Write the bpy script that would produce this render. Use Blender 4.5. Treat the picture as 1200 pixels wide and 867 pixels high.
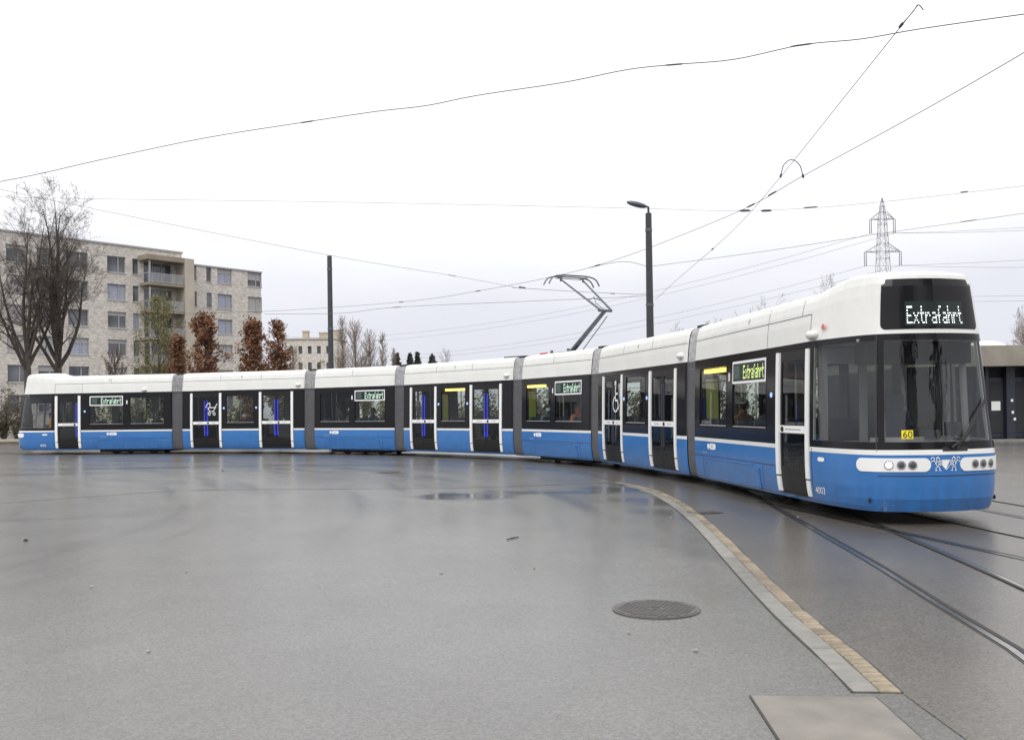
import bpy, bmesh, math, random
from mathutils import Vector, Matrix, noise
random.seed(7)
for o in list(bpy.data.objects): bpy.data.objects.remove(o)
scn = bpy.context.scene
COL = scn.collection
R = math.radians

# ------------------------------------------------------------------ camera
FPX, HC, YH, ROLL = 1085.5, 1.71, 480.0, R(0.81)
cd = bpy.data.cameras.new('camera'); cam = bpy.data.objects.new('camera', cd); COL.objects.link(cam)
cam.location = (0, 0, HC); cam.rotation_euler = (math.pi/2, ROLL, 0)
cd.sensor_width = 36; cd.lens = FPX/1200*36; cd.shift_y = (YH-433.5)/1200
cd.clip_end = 6000; cd.clip_start = 0.05
scn.camera = cam
scn.render.resolution_x, scn.render.resolution_y = 1024, 739

# ------------------------------------------------------------------ overcast sky
SUN_EL, SUN_ROT = R(42), R(200)
w = bpy.data.worlds.new('World'); scn.world = w; w.use_nodes = True
nt = w.node_tree; nt.nodes.clear()
out = nt.nodes.new('ShaderNodeOutputWorld')
sky = nt.nodes.new('ShaderNodeTexSky'); sky.sky_type = 'NISHITA'; sky.sun_disc = False
sky.sun_elevation = SUN_EL; sky.sun_rotation = SUN_ROT; sky.dust_density = 3
hs = nt.nodes.new('ShaderNodeHueSaturation'); hs.inputs['Saturation'].default_value = 0.15
nt.links.new(sky.outputs[0], hs.inputs['Color'])
bg1 = nt.nodes.new('ShaderNodeBackground'); bg1.inputs['Strength'].default_value = 0.05
nt.links.new(hs.outputs[0], bg1.inputs['Color'])
tc = nt.nodes.new('ShaderNodeTexCoord'); sp = nt.nodes.new('ShaderNodeSeparateXYZ')
nt.links.new(tc.outputs['Generated'], sp.inputs[0])
rmp = nt.nodes.new('ShaderNodeValToRGB')                       # cloud layer: brighter towards the zenith
for i, (p, c) in enumerate([(0.0, (.635, .645, .715)), (0.10, (.68, .69, .755)), (0.19, (.88, .885, .915)), (0.34, (1.05, 1.05, 1.06)), (1.0, (1.8, 1.8, 1.76))]):
    e = rmp.color_ramp.elements[i] if i < 2 else rmp.color_ramp.elements.new(p)
    e.position = p; e.color = (*c, 1)
cn = nt.nodes.new('ShaderNodeTexNoise'); cn.inputs['Scale'].default_value = 2.6; cn.inputs['Detail'].default_value = 5
mpn = nt.nodes.new('ShaderNodeMapping'); mpn.inputs['Scale'].default_value = (1, 1, 3.5)
nt.links.new(tc.outputs['Generated'], mpn.inputs[0]); nt.links.new(mpn.outputs[0], cn.inputs['Vector'])
mad = nt.nodes.new('ShaderNodeMath'); mad.operation = 'MULTIPLY_ADD'; mad.inputs[1].default_value = .16; mad.inputs[2].default_value = -.08
nt.links.new(cn.outputs[0], mad.inputs[0])
add = nt.nodes.new('ShaderNodeMath'); nt.links.new(sp.outputs['Z'], add.inputs[0]); nt.links.new(mad.outputs[0], add.inputs[1])
nt.links.new(add.outputs[0], rmp.inputs[0])
bg2 = nt.nodes.new('ShaderNodeBackground'); bg2.inputs['Strength'].default_value = 1.0
nt.links.new(rmp.outputs[0], bg2.inputs['Color'])
mx = nt.nodes.new('ShaderNodeMixShader'); mx.inputs[0].default_value = 0.9
nt.links.new(bg1.outputs[0], mx.inputs[1]); nt.links.new(bg2.outputs[0], mx.inputs[2]); nt.links.new(mx.outputs[0], out.inputs[0])
sd = bpy.data.lights.new('sun', 'SUN'); sd.energy = 0.8; sd.angle = R(30); sd.color = (1, .98, .95)
so = bpy.data.objects.new('sun', sd); COL.objects.link(so)
so.rotation_euler = (R(90)-SUN_EL, 0, R(-25)); so.location = (0, -20, 40)
vs = scn.view_settings; vs.view_transform = 'Standard'; vs.look = 'None'; vs.gamma = 1; vs.exposure = 0.38; vs.use_curve_mapping = False
scn.cycles.max_bounces = 10; scn.cycles.transparent_max_bounces = 16

# ------------------------------------------------------------------ helpers
CR, SR = math.cos(ROLL), math.sin(ROLL)
def uv_px(x, y):
    dx, dy = x-600, y-YH
    return dx*CR-dy*SR, dx*SR+dy*CR
def G(x, y, z=0.0):                                            # pixel -> point on the ground
    u, v = uv_px(x, y); Z = FPX*(HC-z)/v
    return Vector((u*Z/FPX, Z, z))
def P(x, y, Z):                                                # pixel at a known distance
    u, v = uv_px(x, y); return Vector((u*Z/FPX, Z, HC-v*Z/FPX))
def lin(c): return c

def mat(name, col, rough=.5, metal=0, noise_amt=0, nscale=8, bump=0, bscale=60, coat=0, spec=.5, emit=None, estr=0, col2=None):
    m = bpy.data.materials.new(name); m.use_nodes = True; t = m.node_tree; b = t.nodes['Principled BSDF']
    b.inputs['Base Color'].default_value = (*col, 1); b.inputs['Roughness'].default_value = rough
    b.inputs['Metallic'].default_value = metal; b.inputs['Specular IOR Level'].default_value = spec
    if coat: b.inputs['Coat Weight'].default_value = coat; b.inputs['Coat Roughness'].default_value = .05
    if emit: b.inputs['Emission Color'].default_value = (*emit, 1); b.inputs['Emission Strength'].default_value = estr
    if noise_amt or col2:
        n = t.nodes.new('ShaderNodeTexNoise'); n.inputs['Scale'].default_value = nscale; n.inputs['Detail'].default_value = 6
        c = t.nodes.new('ShaderNodeTexCoord'); t.links.new(c.outputs['Object'], n.inputs['Vector'])
        r = t.nodes.new('ShaderNodeValToRGB')
        a = col2 if col2 else tuple(k*(1-noise_amt) for k in col)
        bb = col if col2 else tuple(min(1, k*(1+noise_amt)) for k in col)
        r.color_ramp.elements[0].position = .3; r.color_ramp.elements[1].position = .7
        r.color_ramp.elements[0].color = (*a, 1); r.color_ramp.elements[1].color = (*bb, 1)
        t.links.new(n.outputs[0], r.inputs[0]); t.links.new(r.outputs[0], b.inputs['Base Color'])
    if bump:
        n2 = t.nodes.new('ShaderNodeTexNoise'); n2.inputs['Scale'].default_value = bscale; n2.inputs['Detail'].default_value = 3
        c2 = t.nodes.new('ShaderNodeTexCoord'); t.links.new(c2.outputs['Object'], n2.inputs['Vector'])
        bp = t.nodes.new('ShaderNodeBump'); bp.inputs['Strength'].default_value = bump; bp.inputs['Distance'].default_value = .02
        t.links.new(n2.outputs[0], bp.inputs['Height']); t.links.new(bp.outputs[0], b.inputs['Normal'])
    return m
def glass(name, tint, refl=1.0, rough=.015, ior=1.42):
    m = bpy.data.materials.new(name); m.use_nodes = True; t = m.node_tree; t.nodes.clear()
    o = t.nodes.new('ShaderNodeOutputMaterial'); mxs = t.nodes.new('ShaderNodeMixShader')
    tr = t.nodes.new('ShaderNodeBsdfTransparent'); tr.inputs[0].default_value = (*tint, 1)
    gl = t.nodes.new('ShaderNodeBsdfGlossy'); gl.inputs['Roughness'].default_value = rough; gl.inputs[0].default_value = (.95*refl, .97*refl, 1.0*refl, 1)
    lw = t.nodes.new('ShaderNodeLayerWeight'); lw.inputs['Blend'].default_value = .5; f0 = ((ior-1)/(ior+1))**2      # Schlick reflectance
    pw = t.nodes.new('ShaderNodeMath'); pw.operation = 'POWER'; pw.inputs[1].default_value = 5; t.links.new(lw.outputs['Facing'], pw.inputs[0])
    fr = t.nodes.new('ShaderNodeMath'); fr.operation = 'MULTIPLY_ADD'; fr.inputs[1].default_value = 1-f0; fr.inputs[2].default_value = f0; t.links.new(pw.outputs[0], fr.inputs[0])
    t.links.new(fr.outputs[0], mxs.inputs[0]); t.links.new(tr.outputs[0], mxs.inputs[1]); t.links.new(gl.outputs[0], mxs.inputs[2])
    t.links.new(mxs.outputs[0], o.inputs[0]); return m

M = dict(
 blue=mat('tram_blue_paint', (.026, .155, .44), .24, noise_amt=.05, nscale=3, coat=.4),
 white=mat('tram_white_paint', (.71, .71, .69), .38, noise_amt=.035, nscale=2, coat=.15),
 black=mat('tram_black_glazing', (.010, .010, .012), .12, spec=.22),
 bwhite=mat('bright_white_lacquer', (.82, .82, .82), .35, noise_amt=.03, nscale=5),
 seam=mat('dark_seam_rubber', (.02, .02, .022), .6),
 inner=mat('tram_interior_lining', (.30, .31, .30), .5, noise_amt=.1),
 under=mat('underframe_dirt', (.02, .019, .018), .8, noise_amt=.4),
 bellow=mat('grey_bellows_rubber', (.085, .085, .094), .55, noise_amt=.12, nscale=6),
 bellow_light=mat('pale_grey_bellows_fabric', (.38, .38, .39), .6, noise_amt=.3, nscale=9),
 glass=glass('tinted_window_glass', (.74, .78, .73)),
 cabglass=glass('cab_window_glass', (.62, .64, .64), 1.0, ior=1.56),
 doorglass=glass('door_glass', (.58, .61, .60)),
 doorblk=mat('door_black_panel', (.014, .014, .015), .35, spec=.25, noise_amt=.2),
 bluerail=mat('blue_grab_rail', (.02, .04, .55), .35, emit=(.02, .05, .7), estr=.12),
 led_g=mat('green_white_led_dots', (.4, .5, .42), .5, emit=(.70, 1, .80), estr=1.0),
 led_y=mat('yellow_green_led_dots', (.4, .5, .2), .5, emit=(.80, 1, .30), estr=1.1),
 led_w=mat('white_led_dots', (.5, .5, .5), .5, emit=(.90, 1, 1), estr=1.3),
 board=mat('led_board_dark', (.012, .022, .021), .3, spec=.3),
 lamp=mat('ceiling_light_diffuser', (.8, .7, .4), .5, emit=(1, .72, .15), estr=2.0),
 head=mat('lit_headlamp', (.9, .9, 1), .2, emit=(.85, .86, 1), estr=1.6),
 chrome=mat('lamp_reflector', (.5, .5, .52), .25, metal=1),
 lens=mat('dark_lamp_lens', (.06, .06, .065), .1, coat=.5),
 yellow=mat('yellow_card', (.80, .66, .02), .5),
 ink=mat('black_ink', (.015, .015, .015), .6),
 seat=mat('slate_seat_shell', (.045, .055, .085), .5, noise_amt=.2),
 pole=mat('brushed_steel_pole', (.42, .42, .40), .3, metal=.8),
 ypole=mat('yellow_green_partition', (.24, .28, .08), .4),
 floorin=mat('grey_vinyl_floor', (.14, .14, .15), .5, noise_amt=.2),
 steel=mat('dark_pantograph_steel', (.10, .115, .135), .45, metal=.3, noise_amt=.2),
 red=mat('red_insulator', (.45, .02, .03), .5),
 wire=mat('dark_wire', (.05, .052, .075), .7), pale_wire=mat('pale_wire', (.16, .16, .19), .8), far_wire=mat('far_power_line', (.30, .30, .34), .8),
 polem=mat('anthracite_pole_paint', (.035, .038, .046), .5, noise_amt=.15, nscale=4),
 concrete=mat('kerb_concrete', (.195, .187, .170), .5, noise_amt=.18, nscale=7, bump=.25, bscale=90),
 slab=mat('cover_slab_concrete', (.185, .168, .15), .55, noise_amt=.22, nscale=3, bump=.25, bscale=120),
 stone=mat('yellow_paving_stone', (.215, .172, .118), .5, noise_amt=.32, nscale=11, bump=.4, bscale=70),
 iron=mat('cast_iron', (.085, .080, .078), .5, metal=.2, noise_amt=.3, nscale=30),
 rail=mat('polished_rail_head', (.30, .29, .28), .22, metal=.9, noise_amt=.2, nscale=15),
 groove=mat('rail_groove_dirt', (.014, .013, .012), .6),
 tar=mat('tar_joint', (.026, .025, .025), .5),
 bark=mat('dark_bark', (.062, .050, .042), .9, noise_amt=.35, nscale=5),
 bark2=mat('grey_brown_twig', (.105, .085, .074), .9, noise_amt=.3),
 bark3=mat('pale_distant_twig', (.25, .20, .165), .9, noise_amt=.25),
 leaf_br=mat('copper_dry_leaves', (.225, .105, .05), .8, noise_amt=.5, nscale=1.3),
 leaf_br2=mat('dark_copper_dry_leaves', (.13, .06, .036), .8, noise_amt=.4, nscale=1.3),
 leaf_ye=mat('yellow_green_leaves', (.21, .20, .065), .8, noise_amt=.4),
 leaf_ol=mat('olive_scrub_leaves', (.115, .11, .05), .85, noise_amt=.5),
 leaf_co=mat('conifer_needles', (.05, .068, .055), .9, noise_amt=.4),
 leaf_he=mat('brown_hedge_leaves', (.10, .085, .05), .85, noise_amt=.5),
 sill=mat('window_sill_metal', (.45, .43, .42), .5), frame=mat('window_frame_grey', (.33, .32, .33), .5),
 pane=mat('hazed_window_pane', (.11, .115, .13), .08, noise_amt=.75, nscale=.35, coat=.4),  # pane colour raised, painting the haze over far windows
 blind=mat('closed_blind', (.36, .35, .35), .6, noise_amt=.1),
 curtain=mat('pale_curtain', (.32, .34, .42), .8, noise_amt=.2),
 balc=mat('balcony_concrete', (.25, .215, .165), .8, noise_amt=.15, nscale=.8),
 towerm=mat('beige_render', (.42, .375, .31), .8, noise_amt=.1, nscale=.7),
 railing=mat('balcony_railing_metal', (.36, .37, .39), .5), dark=mat('dark_recess', (.02, .02, .024), .7),
 depot=mat('weathered_concrete', (.25, .225, .19), .85, noise_amt=.25, nscale=.9, bump=.3, bscale=14),
 navy=mat('navy_steel_door', (.018, .021, .036), .45, noise_amt=.15), paper=mat('white_paper', (.75, .75, .72), .7),
 dome=mat('white_rooflight', (.85, .85, .86), .4), gal=mat('galvanised_lattice', (.33, .33, .35), .6),
 litter=mat('pale_litter', (.34, .33, .32), .7), twig=mat('wet_twig', (.03, .024, .02), .6),
 wallstone=mat('low_wall_stone', (.17, .145, .125), .8, noise_amt=.2, nscale=2), coping=mat('wall_coping', (.40, .35, .28), .8, noise_amt=.15),
 skin=mat('skin', (.48, .29, .20), .5), hair=mat('dark_hair', (.03, .022, .018), .6), greyhair=mat('grey_hair', (.35, .33, .31), .6),
 mask=mat('pale_blue_mask', (.55, .68, .72), .7), trousers=mat('dark_trousers', (.03, .032, .04), .8),
)
def grime(m, z0, z1, amt, dirt=(.055, .05, .045)):
    t = m.node_tree; b = t.nodes['Principled BSDF']; src = b.inputs['Base Color'].links[0].from_socket
    c = t.nodes.new('ShaderNodeTexCoord'); sx = t.nodes.new('ShaderNodeSeparateXYZ'); t.links.new(c.outputs['Object'], sx.inputs[0])
    mr = t.nodes.new('ShaderNodeMapRange'); mr.inputs[1].default_value = z1; mr.inputs[2].default_value = z0; t.links.new(sx.outputs['Z'], mr.inputs[0])
    mp = t.nodes.new('ShaderNodeMapping'); mp.inputs['Scale'].default_value = (7, 7, 1.3); t.links.new(c.outputs['Object'], mp.inputs[0])
    n = t.nodes.new('ShaderNodeTexNoise'); n.inputs['Scale'].default_value = 1.4; n.inputs['Detail'].default_value = 8; n.inputs['Roughness'].default_value = .65; t.links.new(mp.outputs[0], n.inputs['Vector'])
    nr = t.nodes.new('ShaderNodeMapRange'); nr.inputs[1].default_value = .35; nr.inputs[2].default_value = .75; nr.inputs[4].default_value = amt; t.links.new(n.outputs[0], nr.inputs[0])
    mu = t.nodes.new('ShaderNodeMath'); mu.operation = 'MULTIPLY'; t.links.new(mr.outputs[0], mu.inputs[0]); t.links.new(nr.outputs[0], mu.inputs[1])
    mxr = t.nodes.new('ShaderNodeMixRGB'); mxr.inputs[2].default_value = (*dirt, 1); t.links.new(mu.outputs[0], mxr.inputs[0]); t.links.new(src, mxr.inputs[1]); t.links.new(mxr.outputs[0], b.inputs['Base Color'])
def piecewise(m, lo, hi):
    t = m.node_tree; b = t.nodes['Principled BSDF']; src = b.inputs['Base Color'].links[0].from_socket
    oi = t.nodes.new('ShaderNodeObjectInfo'); mr = t.nodes.new('ShaderNodeMapRange'); mr.inputs[3].default_value = lo; mr.inputs[4].default_value = hi; t.links.new(oi.outputs['Random'], mr.inputs[0])
    mxr = t.nodes.new('ShaderNodeMixRGB'); mxr.blend_type = 'MULTIPLY'; mxr.inputs[0].default_value = 1; t.links.new(src, mxr.inputs[1]); t.links.new(mr.outputs[0], mxr.inputs[2]); t.links.new(mxr.outputs[0], b.inputs['Base Color'])
piecewise(M['stone'], .55, 1.25); piecewise(M['concrete'], .75, 1.12)
grime(M['blue'], .2, .85, .55); grime(M['white'], 3.55, 2.7, .22, (.30, .28, .25))
def coat(name, c): 
    if name not in M: M[name] = mat(name, c, .8, noise_amt=.15)
    return M[name]

class MB:
    def __init__(s): s.v, s.f, s.m = [], [], []
    def quad(s, a, b, c, d, m=0):
        i = len(s.v); s.v += [tuple(a), tuple(b), tuple(c), tuple(d)]; s.f.append((i, i+1, i+2, i+3)); s.m.append(m)
    def poly(s, pts, m=0):
        i = len(s.v); s.v += [tuple(p) for p in pts]; s.f.append(tuple(range(i, i+len(pts)))); s.m.append(m)
    def box(s, x0, x1, y0, y1, z0, z1, m=0, T=None):
        c = [Vector((x, y, z)) for z in (z0, z1) for y in (y0, y1) for x in (x0, x1)]
        if T is not None: c = [T @ p for p in c]
        i = len(s.v); s.v += [tuple(p) for p in c]
        for q in ((0, 2, 3, 1), (4, 5, 7, 6), (0, 1, 5, 4), (2, 6, 7, 3), (0, 4, 6, 2), (1, 3, 7, 5)):
            s.f.append(tuple(i+k for k in q)); s.m.append(m)
    def tube(s, pts, r, n=6, m=0, caps=True):
        pts = [Vector(p) for p in pts]; rs = r if isinstance(r, (list, tuple)) else [r]*len(pts)
        base = len(s.v); prev = None
        for k, p in enumerate(pts):
            d = (pts[min(k+1, len(pts)-1)]-pts[max(k-1, 0)])
            if d.length < 1e-9: d = Vector((0, 0, 1))
            d.normalize()
            a = prev - d*prev.dot(d) if prev is not None else d.orthogonal()
            if a.length < 1e-6: a = d.orthogonal()
            a.normalize(); b = d.cross(a); prev = a
            for j in range(n):
                an = 2*math.pi*j/n; s.v.append(tuple(p+(a*math.cos(an)+b*math.sin(an))*rs[k]))
        for k in range(len(pts)-1):
            for j in range(n):
                s.f.append((base+k*n+j, base+k*n+(j+1) % n, base+(k+1)*n+(j+1) % n, base+(k+1)*n+j)); s.m.append(m)
        if caps:
            s.f.append(tuple(base+j for j in reversed(range(n)))); s.m.append(m)
            e = base+(len(pts)-1)*n; s.f.append(tuple(e+j for j in range(n))); s.m.append(m)
    def disc(s, c, n, r, thick, seg=20, m=0):
        c, n = Vector(c), Vector(n).normalized(); s.tube([c, c+n*thick], r, seg, m)
    def build(s, name, mats, parent=None, mw=None, smooth=False, merge=False, normals=False):
        me = bpy.data.meshes.new(name); me.from_pydata(s.v, [], s.f)
        mats = mats if isinstance(mats, (list, tuple)) else [mats]
        for q in mats: me.materials.append(q)
        me.polygons.foreach_set('material_index', s.m)
        if merge or normals:
            bm = bmesh.new(); bm.from_mesh(me)
            if merge: bmesh.ops.remove_doubles(bm, verts=bm.verts, dist=1e-4)
            if normals: bmesh.ops.recalc_face_normals(bm, faces=bm.faces)
            bm.to_mesh(me); bm.free()
        if smooth: me.polygons.foreach_set('use_smooth', [True]*len(me.polygons))
        me.update()
        o = bpy.data.objects.new(name, me); COL.objects.link(o)
        if parent is not None: o.parent = parent
        if mw is not None: o.matrix_basis = mw
        return o
def tag(o, label, cat, group=None, kind=None):
    if label: o['label'] = label
    if cat: o['category'] = cat
    if group: o['group'] = group
    if kind: o['kind'] = kind
    return o
def empty(name, loc=(0, 0, 0), rz=0):
    o = bpy.data.objects.new(name, None); o.empty_display_size = .2; COL.objects.link(o); o.location = loc; o.rotation_euler = (0, 0, rz); return o
def inst(me, name, parent, mw=None):
    o = bpy.data.objects.new(name, me); COL.objects.link(o); o.parent = parent
    if mw is not None: o.matrix_basis = mw
    return o
def interp(tab, x):
    if x <= tab[0][0]: return tab[0][1]
    for (a, b), (c, d) in zip(tab, tab[1:]):
        if x <= c: return b+(d-b)*(x-a)/(c-a)
    return tab[-1][1]
def catmull(pts, n=8):
    pts = [Vector(p) for p in pts]; o = []
    for i in range(len(pts)-1):
        p0, p1, p2, p3 = pts[max(i-1, 0)], pts[i], pts[i+1], pts[min(i+2, len(pts)-1)]
        for k in range(n):
            t = k/n; o.append(.5*((2*p1)+(p2-p0)*t+(2*p0-5*p1+4*p2-p3)*t*t+(3*p1-p0-3*p2+p3)*t**3))
    o.append(pts[-1]); return o
def resample(pts, step):
    o = [pts[0].copy()]; acc = 0
    for a, b in zip(pts, pts[1:]):
        L = (b-a).length
        if L < 1e-9: continue
        d = step-acc
        while d <= L: o.append(a+(b-a)*(d/L)); d += step
        acc = (acc+L) % step if True else 0
    return o
_tx = {}
def text_tris(s):
    if s in _tx: return _tx[s]
    c = bpy.data.curves.new('t', 'FONT'); c.body = s; c.size = 1; c.resolution_u = 3
    o = bpy.data.objects.new('t', c); COL.objects.link(o)
    me = bpy.data.meshes.new_from_object(o.evaluated_get(bpy.context.evaluated_depsgraph_get()))
    r = ([tuple(v.co) for v in me.vertices], [tuple(p.vertices) for p in me.polygons])
    bpy.data.objects.remove(o); bpy.data.meshes.remove(me); bpy.data.curves.remove(c)
    _tx[s] = r; return r

# ------------------------------------------------------------------ ground
def asphalt(name, c1, c2, wet_spots, seed):
    m = bpy.data.materials.new(name); m.use_nodes = True; t = m.node_tree; b = t.nodes['Principled BSDF']
    geo = t.nodes.new('ShaderNodeNewGeometry')
    def nz(scale, detail=5, rough=.55):
        n = t.nodes.new('ShaderNodeTexNoise'); n.inputs['Scale'].default_value = scale; n.inputs['Detail'].default_value = detail; n.inputs['Roughness'].default_value = rough
        t.links.new(geo.outputs['Position'], n.inputs['Vector']); return n
    def math_(op, a, bb=None, clamp=False):
        n = t.nodes.new('ShaderNodeMath'); n.operation = op; n.use_clamp = clamp
        for i, q in enumerate((a, bb)):
            if q is None: continue
            if isinstance(q, (int, float)): n.inputs[i].default_value = q
            else: t.links.new(q, n.inputs[i])
        return n.outputs[0]
    big, mid, fine = nz(.22+seed*.01, 5), nz(1.6, 6), nz(95, 2)
    # wet patches with their own soft outline
    acc = None
    for (cx, cy, rx, ry, rot, amp) in wet_spots:
        mp = t.nodes.new('ShaderNodeMapping'); mp.vector_type = 'TEXTURE'
        mp.inputs['Location'].default_value = (cx, cy, 0); mp.inputs['Rotation'].default_value = (0, 0, rot); mp.inputs['Scale'].default_value = (rx, ry, 1)
        t.links.new(geo.outputs['Position'], mp.inputs[0])
        ln = t.nodes.new('ShaderNodeVectorMath'); ln.operation = 'LENGTH'; t.links.new(mp.outputs[0], ln.inputs[0])
        d = math_('ADD', math_('MULTIPLY', ln.outputs['Value'], -1), 1.0)
        d = math_('ADD', d, math_('MULTIPLY', math_('SUBTRACT', mid.outputs[0], .5), 1.6))
        mr = t.nodes.new('ShaderNodeMapRange'); mr.inputs[1].default_value = -.1; mr.inputs[2].default_value = .7; mr.inputs[4].default_value = amp
        t.links.new(d, mr.inputs[0])
        acc = mr.outputs[0] if acc is None else math_('MAXIMUM', acc, mr.outputs[0])
    bw = t.nodes.new('ShaderNodeMapRange'); bw.inputs[1].default_value = .42; bw.inputs[2].default_value = .68; bw.inputs[4].default_value = .30 if seed < 3 else .12
    t.links.new(math_('ADD', math_('MULTIPLY', big.outputs[0], .7), math_('MULTIPLY', mid.outputs[0], .3)), bw.inputs[0])
    # streaks left by turning vehicles run round the centre of the curve
    so_ = t.nodes.new('ShaderNodeVectorMath'); so_.operation = 'SUBTRACT'; so_.inputs[1].default_value = (-23, 13, 0); t.links.new(geo.outputs['Position'], so_.inputs[0])
    ln2 = t.nodes.new('ShaderNodeVectorMath'); ln2.operation = 'LENGTH'; t.links.new(so_.outputs[0], ln2.inputs[0]); sxy = t.nodes.new('ShaderNodeSeparateXYZ'); t.links.new(so_.outputs[0], sxy.inputs[0])
    at = math_('ARCTAN2', sxy.outputs['Y'], sxy.outputs['X']); cmb = t.nodes.new('ShaderNodeCombineXYZ'); t.links.new(math_('MULTIPLY', ln2.outputs['Value'], 1.3), cmb.inputs[0]); t.links.new(math_('MULTIPLY', at, 3.0), cmb.inputs[1])
    sn = t.nodes.new('ShaderNodeTexNoise'); sn.inputs['Scale'].default_value = 1; sn.inputs['Detail'].default_value = 6; t.links.new(cmb.outputs[0], sn.inputs['Vector'])
    sr = t.nodes.new('ShaderNodeMapRange'); sr.inputs[1].default_value = .45; sr.inputs[2].default_value = .75; sr.inputs[4].default_value = .55 if seed < 3 else .22; t.links.new(sn.outputs[0], sr.inputs[0])
    wet = math_('MAXIMUM', bw.outputs[0], sr.outputs[0])
    if acc is not None: wet = math_('MAXIMUM', wet, acc)
    cr = t.nodes.new('ShaderNodeMixRGB'); cr.inputs[1].default_value = (*c1, 1); cr.inputs[2].default_value = (*c2, 1)
    t.links.new(wet, cr.inputs[0])
    # aggregate grain: light and dark stone chips
    vor = t.nodes.new('ShaderNodeTexVoronoi'); vor.inputs['Scale'].default_value = 70; t.links.new(geo.outputs['Position'], vor.inputs['Vector'])
    sepc = t.nodes.new('ShaderNodeSeparateColor'); t.links.new(vor.outputs['Color'], sepc.inputs[0])
    gr = t.nodes.new('ShaderNodeMapRange'); gr.inputs[1].default_value = 0; gr.inputs[2].default_value = 1; gr.inputs[3].default_value = .74; gr.inputs[4].default_value = 1.26
    t.links.new(sepc.outputs[0], gr.inputs[0])
    mul = t.nodes.new('ShaderNodeMixRGB'); mul.blend_type = 'MULTIPLY'; mul.inputs[0].default_value = 1
    t.links.new(cr.outputs[0], mul.inputs[1]); t.links.new(gr.outputs[0], mul.inputs[2]); 
    stn = nz(.55, 7, .6)
    st = t.nodes.new('ShaderNodeMapRange'); st.inputs[1].default_value = .3; st.inputs[2].default_value = .7; st.inputs[3].default_value = .86; st.inputs[4].default_value = 1.1
    t.links.new(stn.outputs[0], st.inputs[0])
    mul2 = t.nodes.new('ShaderNodeMixRGB'); mul2.blend_type = 'MULTIPLY'; mul2.inputs[0].default_value = 1
    t.links.new(mul.outputs[0], mul2.inputs[1]); t.links.new(st.outputs[0], mul2.inputs[2])
    t.links.new(mul2.outputs[0], b.inputs['Base Color'])
    ro = t.nodes.new('ShaderNodeMapRange'); ro.inputs[3].default_value = .27; ro.inputs[4].default_value = .06
    t.links.new(wet, ro.inputs[0]); t.links.new(ro.outputs[0], b.inputs['Roughness'])
    bp = t.nodes.new('ShaderNodeBump'); bp.inputs['Distance'].default_value = .006
    bs = t.nodes.new('ShaderNodeMapRange'); bs.inputs[3].default_value = .24; bs.inputs[4].default_value = .04
    t.links.new(wet, bs.inputs[0]); t.links.new(bs.outputs[0], bp.inputs['Strength'])
    t.links.new(math_('ADD', fine.outputs[0], math_('MULTIPLY', sepc.outputs[0], .5)), bp.inputs['Height']); t.links.new(bp.outputs[0], b.inputs['Normal'])
    b.inputs['Specular IOR Level'].default_value = .5
    return m
def spot(x, y, rx, ry, amp, rot=0): g = G(x, y); return (g.x, g.y, rx, ry, rot, amp)
wets = [spot(545, 581, 1.3, 1.1, .95), spot(640, 577, 2.4, .6, .75, -.1), spot(735, 573, 1.4, 1.0, .7, -.7), spot(770, 588, 1.6, .8, .55, -.9), spot(790, 602, 1.2, .7, .5, -1.0),
        spot(840, 650, 1.2, .5, .3, -1.1), spot(130, 549, 5, .8, .55), spot(30, 556, 3.5, .9, .45), spot(420, 545, 9, .9, .4, -.2), spot(60, 608, 3, .4, .35, .2)]
mb = MB(); mb.quad((-1500, -1500, 0), (1500, -1500, 0), (1500, 1500, 0), (-1500, 1500, 0))
o = mb.build('ground', asphalt('wet_asphalt', (.132, .129, .125), (.092, .090, .089), wets, 1)); o['kind'] = 'structure'

# kerb arc: measured on the photograph, laid on the ground
kerb_px = [(1045, 812), (1008, 777.5), (966.7, 744), (933, 715), (900, 683.8), (875, 658.8), (846, 629.6), (820.8, 606.7), (795.8, 589), (770.8, 576.7), (745, 569.5), (722, 565.5)]
kerb = catmull([G(*q) for q in kerb_px], 10)
def offset_line(line, d):
    o = []
    for i, p in enumerate(line):
        t = (line[min(i+1, len(line)-1)]-line[max(i-1, 0)]); t.z = 0; t.normalize()
        o.append(p+Vector((-t.y, t.x, 0))*d)
    return o
# second pavement right of the kerb (track bed), 4 mm above the ground sheet
tb = offset_line(kerb, -.06)
mb = MB()
left = [Vector((tb[0].x-.55+.55, -30, 0)), Vector((tb[0].x, 4.9, 0))]+tb+[Vector((1.6, 26, 0)), Vector((1.0, 34, 0))]
for a, b in zip(left, left[1:]):
    mb.quad((a.x, a.y, .004), (max(a.x, 60), a.y, .004), (max(b.x, 60), b.y, .004), (b.x, b.y, .004))
o = mb.build('track_pavement', asphalt('track_asphalt', (.112, .102, .091), (.08, .073, .066), [spot(1000, 622, 1.2, 2.2, .25), spot(880, 600, .5, 3, .25, .1)], 4)); o['kind'] = 'structure'

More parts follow.
